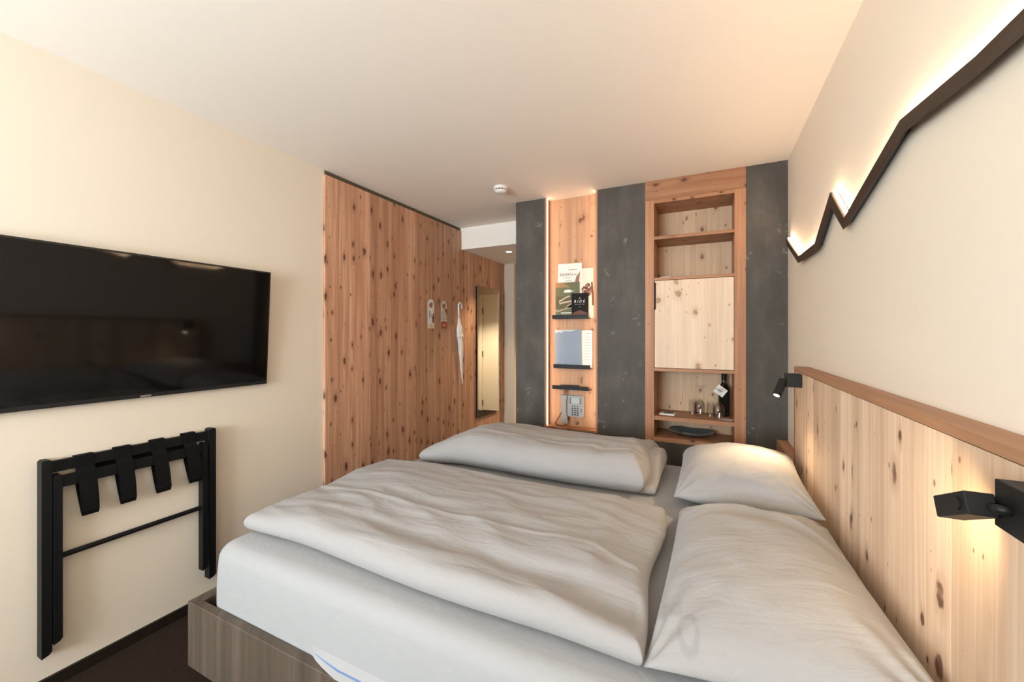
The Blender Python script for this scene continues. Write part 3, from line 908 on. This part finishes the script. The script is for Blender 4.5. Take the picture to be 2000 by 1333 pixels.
for i in range(34):
    cx_, cy_ = rr.uniform(.30, .90), rr.uniform(.46, .74); s_ = rr.uniform(.05, .10)
    if cy_ > .50 + .26 * cx_: cy_ -= .16
    B_.poly('printed_petal', [(min(.995, cx_ + s_ * math.cos(w) * 1.3), cy_ + s_ * .45 * math.sin(w)) for w in [k * math.pi / 3.5 for k in range(7)]],
            rr.choice([brownp, pinkp, rock, brownp]), 1 + i * .12)
B_.poly('printed_stem', stripe([(.97, .25), (.95, .5), (.90, .72)], .10), brownp, 5)
C_ = Sheet(-1.106, -.906, BZ, 1.800, 3.096, -.004)
C_.body('brochure', olive, .003, 'green brochure with a winding bike trail picture, front left of the top ledge', 'brochure', 'brochures on the top ledge')
C_.poly('printed_hill', [(0, .86), (.0, 1), (.30, 1.0), (.55, .90), (.60, .86)], ochre)
C_.poly('printed_slope', [(0, 0.28), (0, .62), (.3, .60), (.72, .70), (1, .66), (1, .22)], moss)
C_.poly('printed_meadow', [(0, 0.14), (0, .28), (.4, .25), (1, .36), (1, .14)], olive, 2)
C_.poly('printed_trail', stripe([(.62, .62), (.45, .58), (.16, .47), (.18, .41), (.42, .45), (.75, .48)], .045), trail, 3)
C_.poly('printed_trail', stripe([(.74, .55), (.76, .44), (.45, .30), (.42, .26), (.72, .33)], .035), trail, 3.3)
C_.poly('printed_trail', stripe([(0, .22), (.14, .20), (.42, .27)], .025), trail, 3.6)
C_.poly('printed_emblem', [(.34, .72), (.40, .79), (.60, .80), (.68, .76), (.80, .76), (.66, .73), (.60, .71)], inkw, 3)
C_.bars(.24, .135, .70, inkw, .028, 3); C_.bars(.26, .085, .64, inkw, .014, 3)
D_ = Sheet(-.967, -.832, BZ, 1.708, 3.088, .0)
D_.body('booklet', coverb, .005, 'small black booklet lettered RIDE, front right of the top ledge', 'booklet', 'brochures on the top ledge')
D_.text('R I D E', .14, .62, .030, inkw, 2, .25); [D_.bars(.22 + .10 * i, .54, .05, inkg, .022) for i in range(6)]; D_.poly('printed_mark', [(.47, .78), (.53, .78), (.50, .84)], inkw, 2); D_.poly('printed_mark', [(.47, .46), (.53, .46), (.50, .42)], inkg, 2)
D_.poly('printed_dusk', [(.05, .02), (.05, .2), (.5, .32), (.95, .2), (.95, .02)], brownp, 1)
# blue folder and white sheet
G_ = Sheet(-.905, -.803, 1.1145, 1.412, 3.104, .0)
G_.body('paper_sheet', paper, .001, 'white printed sheet beside the blue folder on the middle ledge', 'paper')
G_.bars(.55, .90, .30, inkg, .02)
for i in range(9): G_.poly('printed_line', [(.40, .82 - i * .075), (.90, .82 - i * .075), (.90, .832 - i * .075), (.40, .832 - i * .075)], inkg)
blue = plain('folder_blue', (0.235, 0.30, 0.385), .6); bluew = plain('folder_sky', (.50, .52, .53), .6); bluel = plain('folder_peak', (.13, .23, .38), .6)
F_ = Sheet(-1.104, -.885, 1.1145, 1.418, 3.092, .012)
F_.body('folder', bluew, .006, 'pale blue folder with a mountain outline on the middle ledge', 'folder')
ridge = [(0, .90), (.14, .93), (.24, .905), (.36, .95), (.62, .935), (.80, .985), (1, .99)]
F_.poly('printed_field', [(0, 0)] + ridge + [(1, 0)], blue, 1)
F_.poly('printed_ridge_line', stripe(ridge, .012), bluel, 2)
F_.poly('printed_mountains', [(0, .02), (.06, .09), (.12, .12), (.20, .06), (.30, .05), (.38, .11), (.46, .07), (.56, .03), (.56, 0), (0, 0)], bluel, 2)
# dark remote and pen on the lowest ledge
v, f = obox_vf((-.985, 3.085, .9555), (1, 0, .02), (0, 1, 0), (-.02, 0, 1), .075, .018, .0095, .004)
v = [Vector((p.x, p.y, p.z + .009)) for p in map(Vector, v)]
rm = tag(link_mesh('remote_control', v, f, phone_dark), 'dark remote control lying on the lowest black ledge', 'remote')
v, f = tube_vf([(-.895, 3.085, .951), (-.84, 3.085, .951), (-.832, 3.085, .951)], [.0042, .0042, .001], 8)
pn = tag(empty('pen', (-.865, 3.085, .9465)), 'pen on the lowest black ledge beside the remote', 'pen')
link_mesh('barrel', v, f, grey_plastic, pn, True); v, f = tube_vf([(-.91, 3.085, .951), (-.895, 3.085, .951)], .0045, 8); link_mesh('cap', v, f, phone_dark, pn)

# wall telephone
ph = tag(empty('telephone', (-.955, NYB, .715)), 'grey wall telephone with corded handset in the lit niche', 'telephone')
YP = 3.098
c0 = box('body', -1.045, -.868, YP - .014, NYB - .0005, .722, .893, phone_grey, ph, .004)
v, f = prism_vf([(-1.000, .725), (-.872, .725), (-.872, .890), (-1.000, .890)], 'y', YP - .022, YP - .013); link_mesh('keypad_plate', v, f, phone_grey, ph)
box('display', -.962, -.902, YP - .0235, YP - .0218, .832, .873, lcd, ph)
for i in range(6):
    for xk in (-.974, -.890): box('side_key', xk - .004, xk + .004, YP - .0245, YP - .0218, .828 + i * .0085, .833 + i * .0085, phone_dark, ph)
for i in range(5):
    for j in range(3):
        w_ = .0050 if i == 0 else .0068
        cx_, cz_ = -.955 + j * .0205, .808 - i * .0168
        box('key', cx_ - w_, cx_ + w_, YP - .026, YP - .0218, cz_ - w_ * .72, cz_ + w_ * .72, phone_dark, ph, .0008)
for i in range(2): box('side_key', -.888, -.879, YP - .025, YP - .0218, .766 + i * .016, .773 + i * .016, phone_dark, ph)
V, F = [], []
prof = [(.664, .024, .020), (.672, .030, .030), (.70, .026, .032), (.74, .021, .026), (.79, .020, .024), (.84, .021, .026), (.87, .026, .032), (.888, .030, .030), (.896, .024, .020)]
for (z_, hw, dp) in prof:
    for k in range(12):
        w = 2 * math.pi * k / 12
        V.append((-1.020 + (z_ - .78) * -.02 + hw * math.cos(w), YP - .030 + dp * .6 * math.sin(w) - (.010 if .7 < z_ < .86 else .004), z_))
for i in range(len(prof) - 1):
    for k in range(12): F.append((i * 12 + k, i * 12 + (k + 1) % 12, i * 12 + 12 + (k + 1) % 12, i * 12 + 12 + k))
F += [tuple(range(12))[::-1], tuple((len(prof) - 1) * 12 + k for k in range(12))]
hs = link_mesh('handset', V, F, phone_grey, ph, True); 
pts = []
ctrl = [Vector(p) for p in ((-1.046, 3.085, .755), (-1.075, 3.075, .700), (-1.098, 3.07, .660), (-1.085, 3.068, .6475), (-1.04, 3.07, .6485), (-1.005, 3.075, .655), (-.992, 3.085, .70), (-.99, 3.095, .724))]
for i in range(len(ctrl) - 1):
    for k in range(14):
        t = k / 14; p = ctrl[i].lerp(ctrl[i + 1], t); w = (i * 14 + k) * 1.35
        pts.append(p + Vector((math.cos(w) * .0022, math.sin(w) * .0022, math.sin(w) * .0016)))
v, f = tube_vf(pts, .0032, 6); link_mesh('cord', v, f, plain('cord_brown', (.035, .016, .012), .6), ph, True)

# ------------------------------------------------------------------ built-in larch shelf cabinet
cb = tag(empty('shelf_cabinet', ((CX0 + CX1) / 2, YB, CZ0)), 'built-in larch shelf cabinet with a closed door in the concrete wall', 'cabinet')
IX0, IX1 = -.335, .170
CB = 3.322
ZT = EYE + .936                   # inner top
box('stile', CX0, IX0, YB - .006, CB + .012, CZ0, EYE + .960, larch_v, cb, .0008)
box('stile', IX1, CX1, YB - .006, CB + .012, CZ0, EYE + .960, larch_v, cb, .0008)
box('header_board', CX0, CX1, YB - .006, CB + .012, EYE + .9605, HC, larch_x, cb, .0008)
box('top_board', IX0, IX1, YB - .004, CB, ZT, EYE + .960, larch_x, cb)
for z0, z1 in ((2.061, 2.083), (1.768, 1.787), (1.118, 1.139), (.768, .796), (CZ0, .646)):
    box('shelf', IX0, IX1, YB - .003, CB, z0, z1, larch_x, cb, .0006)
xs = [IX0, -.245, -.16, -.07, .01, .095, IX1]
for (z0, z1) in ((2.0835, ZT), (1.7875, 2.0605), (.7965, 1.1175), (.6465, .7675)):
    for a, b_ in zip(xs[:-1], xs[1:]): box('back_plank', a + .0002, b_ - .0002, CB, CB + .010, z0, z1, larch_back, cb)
dr = empty('door', (0, YB, 1.14)); dr.parent = cb; dr.location = Vector((0, YB, 1.14)) - ORIG[cb.name]
dxs = [IX0 + .004, -.235, -.118, -.012, .085, IX1 - .003]
for i, (a, b_) in enumerate(zip(dxs[:-1], dxs[1:])):
    if i == 0:
        poly = [(a, 1.143), (b_, 1.143), (b_, 1.764), (a, 1.764), (a, 1.756), (a + .009, 1.748), (a + .009, 1.562), (a, 1.554)]
        v, f = prism_vf(poly, 'y', YB - .004, YB + .016)
        link_mesh('door_plank', v, f, larch_door_lit, dr)
    else: box('door_plank', a + .0001, b_ - .0001, YB - .004, YB + .016, 1.143, 1.764, larch_door_lit, dr)
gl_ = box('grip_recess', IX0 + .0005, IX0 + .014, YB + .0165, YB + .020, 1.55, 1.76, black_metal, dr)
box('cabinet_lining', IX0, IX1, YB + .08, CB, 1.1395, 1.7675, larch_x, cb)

# things on the shelves
SH = .7965
def tumbler(x, y_, label, h=.104, r=.028):
    pr = [(r * .90, SH + h), (r * .55, SH + h), (0.001, SH + h), (0.001, SH + h - .010), (r * .82, SH + h - .010), (r - .0022, SH + .004), (r - .0015, SH + .0005), (r, SH + .0005), (r + .0002, SH + .01)]
    v, f = lathe_vf(x, y_, pr, 28, closed=True)
    tag(link_mesh('tumbler', v, f, glassm, None, True, sharp=50), label, 'glass', 'upturned glasses on the shelf')
tumbler(-.088, 3.235, 'upturned tumbler nearest the notepad on the cabinet shelf')
tumbler(.030, 3.190, 'upturned tumbler between the two upturned wine glasses')
def wineglass(x, y_, label):
    prof = [(.029, 0), (.034, .025), (.0365, .055), (.034, .080), (.022, .102), (.008, .114), (.0036, .125), (.0033, .19), (.006, .199), (.033, .2035), (.033, .2055), (.001, .207)]
    inn = [(.001, .118), (.008, .110), (.020, .099), (.0325, .078), (.0352, .055), (.0328, .025), (.028, 0)]
    pr = [(a, SH + .0005 + b_) for a, b_ in prof + inn]
    v, f = lathe_vf(x, y_, pr, 32, closed=True)
    tag(link_mesh('wine_glass', v, f, glassm, None, True, sharp=60), label, 'wine glass', 'upturned glasses on the shelf')
wineglass(-.040, 3.215, 'upturned wine glass between the two tumblers')
wineglass(.080, 3.115, 'upturned wine glass in front of the dark wine bottle')
wb = tag(empty('wine_bottle', (.116, 3.240, SH)), 'dark wine bottle with a white neck tag on the shelf', 'bottle')
pr = [(.002, 0), (.034, .0), (.0375, .006), (.0375, .175), (.036, .195), (.028, .215), (.017, .235), (.0145, .25), (.0140, .295), (.0155, .296), (.0155, .303), (.013, .304), (.002, .304)]
v, f = lathe_vf(.116, 3.240, [(a, SH + b_) for a, b_ in pr], 32); link_mesh('glass_body', v, f, bottle_m, wb, True, sharp=45)
v, f = lathe_vf(.116, 3.240, [(.0150, SH + .255), (.0165, SH + .255), (.0165, SH + .306), (.001, SH + .3065)], 24); link_mesh('capsule', v, f, black_metal, wb, True, sharp=45)
# hanging diamond tag with a small crest
c = Vector((.092, 3.158, .985)); ax = Vector((.78, .12, -.61)).normalized(); ay = Vector((.60, .10, .79)); ay = (ay - ax * ay.dot(ax)).normalized(); an = ax.cross(ay)
v, f = obox_vf(c, ax, ay, an, .036, .030, .0006); tg = link_mesh('neck_tag', v, f, paper, wb); tg['label'] = 'white diamond-shaped neck tag'
sgn = -1 if an.y > 0 else 1
cr = [c + an * (sgn * .0009) + Vector((a, 0, b_)) - an * 0 for a, b_ in ((-.024, .006), (-.008, .010), (.004, .004), (.018, -.004), (.004, -.010), (-.010, -.004))]
cr = [c + ax * (p - c).dot(ax) + ay * (p - c).dot(ay) + an * (sgn * .0009) for p in cr]
link_mesh('crest', cr, [tuple(range(6))], inkg, tg)
v, f = tube_vf([(.093, 3.166, 1.015), (.105, 3.186, 1.045), (.116, 3.1895, 1.055), (.128, 3.186, 1.045), (.096, 3.164, 1.012)], .0008, 5); link_mesh('string', v, f, silver, wb)
v, f = obox_vf((.130, 3.110, SH + .0009), (.9, -.43, 0), (.43, .9, 0), (0, 0, 1), .045, .035, .0006); tag(link_mesh('napkin', v, f, paper_pink), 'rose paper napkin under the wine glass by the bottle', 'napkin')
pad = tag(empty('notepad', (-.25, 3.12, SH)), 'small white notepad at the left end of the glass shelf', 'notepad')
v, f = obox_vf((-.250, 3.125, SH + .0045), (.98, -.12, 0), (.12, .98, 0), (0, 0, 1), .052, .037, .0042, .0006); link_mesh('page_block', v, f, paper, pad)
pen2 = tag(empty('pen', (-.245, 3.125, SH + .009)), 'dark pen lying across the notepad', 'pen')
v, f = tube_vf([(-.275, 3.105, SH + .0128), (-.215, 3.150, SH + .0128)], .0036, 8); link_mesh('barrel', v, f, phone_dark, pen2, True)
v, f = tube_vf([(-.275, 3.105, SH + .0128), (-.283, 3.099, SH + .0128)], [.0034, .0008], 8); link_mesh('tip', v, f, silver, pen2, True)
# smoked glass tray with a folded leaflet
def tray_vf(cx_, cy_, z, w, d, rot):
    V, F = [], []
    rings = [(.52, 0, 0), (.55, 0, 0), (1.0, .030, .15), (1.0, .034, .15), (.54, .005, 0), (.001, .005, 0)]
    n_ = 32
    rings = [(.001, 0, 0)] + rings
    for (s_, h, lift) in rings:
        for k in range(n_):
            t = 2 * math.pi * k / n_
            ex = 3.2
            x_ = abs(math.cos(t)) ** (2 / ex) * math.copysign(1, math.cos(t)); y_ = abs(math.sin(t)) ** (2 / ex) * math.copysign(1, math.sin(t))
            q = Vector((x_ * w * s_, y_ * d * s_, z + h + lift * .06 * (abs(x_ * y_) if s_ > .9 else 0)))
            V.append((cx_ + q.x * math.cos(rot) - q.y * math.sin(rot), cy_ + q.x * math.sin(rot) + q.y * math.cos(rot), q.z))
    for i in range(len(rings) - 1):
        for k in range(n_): F.append((i * n_ + k, i * n_ + (k + 1) % n_, (i + 1) * n_ + (k + 1) % n_, (i + 1) * n_ + k))
    F += [tuple(range(n_))[::-1], tuple((len(rings) - 1) * n_ + k for k in range(n_))]
    return V, F
v, f = tray_vf(-.100, 3.175, .6466, .150, .105, -.12); tag(link_mesh('glass_tray', v, f, plate_glass, None, True, sharp=50), 'smoked glass tray on the lowest cabinet shelf', 'tray')
v, f = obox_vf((-.10, 3.165, .6545), (.97, -.2, 0.0), (.2, .97, 0), (0, 0, 1), .058, .034, .0022); tag(link_mesh('leaflet', v, f, paper), 'white leaflet lying in the smoked glass tray', 'leaflet')
whitec = plain('cloth_white', (.78, .74, .70), .9)
# crumpled cloth on the shelf above the door
v, f = lathe_vf(-.285, 3.10, [(.002, 1.7935), (.030, 1.7935), (.038, 1.797), (.030, 1.803), (.014, 1.806), (.002, 1.806)], 24)
v = [Vector((x_ + (x_ + .285) * .35, y_, z_ + (.006 * noise.noise(Vector((x_ * 60, y_ * 60, z_ * 40))) if z_ > 1.795 else 0))) for x_, y_, z_ in v]
tag(link_mesh('cloth', [Vector(p) + Vector((.022, 0, -.006)) for p in v], f, whitec, None, True), 'crumpled white cloth on the shelf above the cabinet door', 'cloth')

# ------------------------------------------------------------------ smoke detector, downlight
sd = tag(empty('smoke_detector', (-1.385, 2.663, HC)), 'round white smoke detector on the ceiling', 'smoke detector')
v, f = lathe_vf(-1.385, 2.663, [(.001, HC), (.054, HC), (.054, HC - .014), (.050, HC - .020), (.001, HC - .020)], 36); link_mesh('base', v, f, white_plastic, sd, True, sharp=40)
v, f = lathe_vf(-1.385, 2.663, [(.001, HC - .020), (.040, HC - .020), (.040, HC - .029), (.001, HC - .029)], 36); link_mesh('sensor_gap', v, f, plain('gap_brown', (.10, .075, .05), .7), sd, True, sharp=40)
v, f = lathe_vf(-1.385, 2.663, [(.001, HC - .027), (.044, HC - .028), (.042, HC - .038), (.030, HC - .046), (.001, HC - .048)], 36); link_mesh('cap', v, f, white_plastic, sd, True, sharp=50)
for k in range(12):
    w = k * math.pi / 6
    c = Vector((-1.385 + .043 * math.cos(w), 2.663 + .043 * math.sin(w), HC - .0245))
    v, f = obox_vf(c, (math.cos(w), math.sin(w), 0), (-math.sin(w), math.cos(w), 0), (0, 0, 1), .004, .0025, .0048); link_mesh('vent_rib', v, f, white_plastic, sd)

dl = tag(empty('downlight', (-1.894, 3.832, SOF)), 'small round recessed downlight in the hall ceiling', 'downlight')
v, f = lathe_vf(-1.894, 3.832, [(.030, SOF - .0005), (.042, SOF - .0005), (.042, SOF - .004), (.030, SOF - .003)], 28, closed=True); link_mesh('trim_ring', v, f, white_plastic, dl, True, sharp=40)
v, f = lathe_vf(-1.894, 3.832, [(.001, SOF - .0012), (.030, SOF - .0012), (.030, SOF - .002), (.001, SOF - .002)], 28); link_mesh('lens', v, f, down_e, dl)
l = bpy.data.lights.new('hall_light', 'SPOT'); l.energy = 55; l.color = (1, .76, .50); l.spot_size = math.radians(88); l.spot_blend = .7; l.shadow_soft_size = .03
o = bpy.data.objects.new('hall_light', l); o.parent = dl; o.location = (0, 0, -.012); COL.objects.link(o)

dl_added = tag(empty('downlight', (-1.25, 5.45, SOF)), 'added unseen downlight by the entrance door, brightening the hall in the mirror', 'downlight')  # added lamp, out of view, to brighten what the mirror shows
for ch in [c for c in dl.children if c.type == 'MESH']:
    k = ch.copy(); k.parent = dl_added; COL.objects.link(k)
l_added = bpy.data.lights.new('hall_light', 'SPOT'); l_added.energy = 260; l_added.color = (1, .80, .56); l_added.spot_size = math.radians(110); l_added.spot_blend = .6; l_added.shadow_soft_size = .03  # spot of the added downlight
o = bpy.data.objects.new('hall_light', l_added); o.parent = dl_added; o.location = (0, 0, -.012); COL.objects.link(o)

# ------------------------------------------------------------------ mirror, door hangers, umbrella on the cladding
XP = XL + .020
mr = tag(empty('wall_mirror', (XP, 4.06, EYE - .932)), 'tall frameless mirror on the larch cladding', 'mirror')
box('backing', XP, XP + .022, 3.805, 4.310, EYE - .932, EYE + .526, black_metal, mr)
box('mirror_glass', XP + .0222, XP + .027, 3.805, 4.310, EYE - .932, EYE + .526, mirror_m, mr)

def peg(y_, z_, label):
    r = tag(empty('wall_hook', (XP, y_, z_)), label, 'hook', 'steel hooks on the larch cladding')
    v, f = tube_vf([(XP, y_, z_), (XP + .005, y_, z_)], .009, 14); link_mesh('plate', v, f, silver, r, True, sharp=40)
    v, f = tube_vf([(XP + .004, y_, z_), (XP + .034, y_, z_ + .002)], .004, 10); link_mesh('pin', v, f, silver, r, True, sharp=40)
    v, f = tube_vf([(XP + .033, y_, z_ + .002), (XP + .037, y_, z_ + .002)], .0065, 12); link_mesh('knob', v, f, silver, r, True, sharp=40)
z_h = EYE + .288
peg(2.987, z_h - .005, 'steel hook holding the white door hanger'); peg(3.190, z_h - .005, 'steel hook holding the red-footed door hanger'); peg(3.437, EYE + .292, 'steel hook holding the white umbrella')

def hanger(y0, y1, z0, z1, label, kind):
    r = tag(empty('door_hanger', (XP + .012, (y0 + y1) / 2, z0)), label, 'door hanger', 'door hangers on hooks')
    w = (y1 - y0) / 2; yc = (y0 + y1) / 2; zc = z1 - w
    out = [(y0, z0), (y1, z0)] + [(yc + w * math.cos(t), zc + w * math.sin(t)) for t in [math.pi * k / 12 for k in range(13)]]
    hr = w * .55; hc = zc - .004
    hole = [(yc + hr * math.cos(t), hc + hr * math.sin(t)) for t in [2 * math.pi * k / 16 for k in range(16)]]
    bm = bmesh.new()
    lo = [bm.verts.new((0, a, b_)) for a, b_ in out]; hi = [bm.verts.new((0, a, b_)) for a, b_ in hole]
    es = [bm.edges.new((lo[i], lo[(i + 1) % len(lo)])) for i in range(len(lo))] + [bm.edges.new((hi[i], hi[(i + 1) % 16])) for i in range(16)]
    bmesh.ops.triangle_fill(bm, edges=es, use_beauty=True)
    bm.verts.index_update()
    V = [Vector((XP + .0125, v_.co.y, v_.co.z)) for v_ in bm.verts]; F = [tuple(v_.index for v_ in f_.verts) for f_ in bm.faces]; bm.free()
    o = link_mesh('card', V, F, paper if kind == 0 else skyp, r); md = o.modifiers.new('thickness', 'SOLIDIFY'); md.thickness = .0012; md.offset = 0
    H_ = z1 - z0; W_ = y1 - y0
    def pl(name, pts, m, k=1): link_mesh(name, [(XP + .0134 + .0002 * k, y0 + a * W_, z0 + b_ * H_) for a, b_ in pts], [tuple(range(len(pts)))], m, r)
    if kind == 0:
        for i, (a, b0q, hq) in enumerate(((.22, .34, .26), (.36, .40, .18), (.50, .38, .12))): pl('printed_line', [(a, b0q), (a + .09, b0q), (a + .09, b0q + hq), (a, b0q + hq)], bluel if i == 0 else inkg)
        pl('printed_figure', [(.70, .18), (.95, .20), (.98, .42), (.90, .55), (.80, .50), (.74, .40), (.60, .40), (.72, .32)], brownp)
        pl('printed_panel', [(.25, .05), (.78, .05), (.78, .13), (.25, .13)], plain('print_yellow', (.72, .47, .16), .7))
        pl('printed_field', [(.05, .03), (.95, .03), (.95, .04), (.05, .04)], inkg)
    else:
        pl('printed_mountain', [(.0, .55), (.25, .66), (.5, .74), (.8, .62), (1, .58), (1, .30), (0, .30)], plain('print_snow', (.58, .50, .42), .7))
        pl('printed_shadow', [(.62, .74), (.98, .70), (.98, .48), (.85, .56)], brownp, 2)
        pl('printed_foot', [(0, 0), (1, 0), (1, .24), (.55, .28), (0, .24)], plain('print_red', (.36, .085, .055), .7), 2)
        pl('printed_cabin', [(.25, .08), (.85, .08), (.72, .17), (.5, .20), (.3, .15)], plain('print_coral', (.72, .25, .18), .7), 3)
hanger(2.938, 3.036, EYE + .050, EYE + .318, 'white cardboard door hanger with a brown figure, left of the two', 0)
hanger(3.140, 3.238, EYE + .050, EYE + .318, 'mountain-photo door hanger with a red foot, right of the two', 1)

um = tag(empty('umbrella', (XP + .03, 3.46, EYE - .51)), 'furled white umbrella hanging from a hook by its crook', 'umbrella')
UX = XP + .030
y0u = 3.425
pts = [(UX, y0u + .075 - .033 + .033 * math.cos(t) * 1.0, EYE + .285 + .033 * math.sin(t)) for t in [k * math.pi / 10 for k in range(-2, 11)]]
pts = [Vector((UX, 3.446 + .028 * math.cos(t), EYE + .283 + .033 * math.sin(t))) for t in [k * math.pi / 10 for k in range(-3, 11)]]
pts += [Vector((UX, 3.420, EYE + .22)), Vector((UX, 3.426, EYE + .15))]
whitep = plain('umbrella_white', (.80, .76, .70), .6)
v, f = tube_vf(pts, [.0085] + [.0095] * (len(pts) - 1), 10); link_mesh('crook_handle', v, f, whitep, um, True)
top_, bot_ = Vector((UX, 3.426, EYE + .160)), Vector((UX, 3.486, EYE - .46))
V, F = [], []
n_ = 40; sg = 24
for i in range(n_ + 1):
    t = i / n_; c = top_.lerp(bot_, t)
    r = .012 + .020 * ss(t, 0, .22) - .006 * ss(t, .28, .36) - .018 * ss(t, .45, 1.0) + .005 * math.exp(-((t - .30) / .03) ** 2)
    for k in range(sg):
        w = 2 * math.pi * k / sg
        rr_ = r * (1 + .16 * math.sin(w * 6 + t * 9) + .06 * math.sin(t * 40 + w * 3))
        V.append((c.x + rr_ * .8 * math.cos(w), c.y + rr_ * math.sin(w), c.z))
for i in range(n_):
    for k in range(sg): F.append((i * sg + k, i * sg + (k + 1) % sg, (i + 1) * sg + (k + 1) % sg, (i + 1) * sg + k))
F += [tuple(range(sg))[::-1], tuple(n_ * sg + k for k in range(sg))]
link_mesh('furled_canopy', V, F, whitep, um, True)
v, f = tube_vf([bot_ + Vector((0, -.001, .01)), bot_ + Vector((0, .005, -.055))], [.0055, .0045], 10); link_mesh('ferrule', v, f, whitep, um, True)
st = top_.lerp(bot_, .30)
v, f = tube_vf([st + Vector((.03 * .9 * math.cos(w), .031 * math.sin(w), -.002 * math.sin(w))) for w in [k * 2 * math.pi / 18 for k in range(19)]], .006, 6); link_mesh('tie_strap', v, f, whitep, um, True)

# ------------------------------------------------------------------ entrance door, seen in the mirror
dd_ = empty('door_1', (-1.27, YE, 0)); struct(dd_, 'white entrance door with black hinges')
box('door_leaf', -1.66, -.88, YE + .01, YE + .055, .008, 2.03, door_white, dd_)
v, f = join(box_vf(-1.72, -1.662, YE - .02, YE + .10, 0, 2.09), box_vf(-.878, -.82, YE - .02, YE + .10, 0, 2.09), box_vf(-1.662, -.878, YE - .02, YE + .10, 2.032, 2.09))
link_mesh('door_frame', v, f, door_white, dd_)
for z_ in (.14, 1.02, 1.80):
    v, f = tube_vf([(-.879, YE - .004, z_ - .05), (-.879, YE - .004, z_ + .05)], .012, 10); link_mesh('hinge', v, f, black_metal, dd_)
v, f = tube_vf([(-1.27, YE + .012, 1.80), (-1.27, YE - .006, 1.80)], .02, 14); link_mesh('peephole', v, f, black_metal, dd_)
box('notice', -1.34, -1.16, YE + .006, YE + .0098, 1.50, 1.72, paper, dd_)
for i in range(6): box('notice_line', -1.325, -1.175, YE + .0052, YE + .0059, 1.53 + i * .03, 1.537 + i * .03, inkg, dd_)
v, f = tube_vf([(-1.60, YE + .01, 1.02), (-1.60, YE - .05, 1.02), (-1.49, YE - .05, 1.02)], .009, 8); link_mesh('door_handle', v, f, silver, dd_, True)
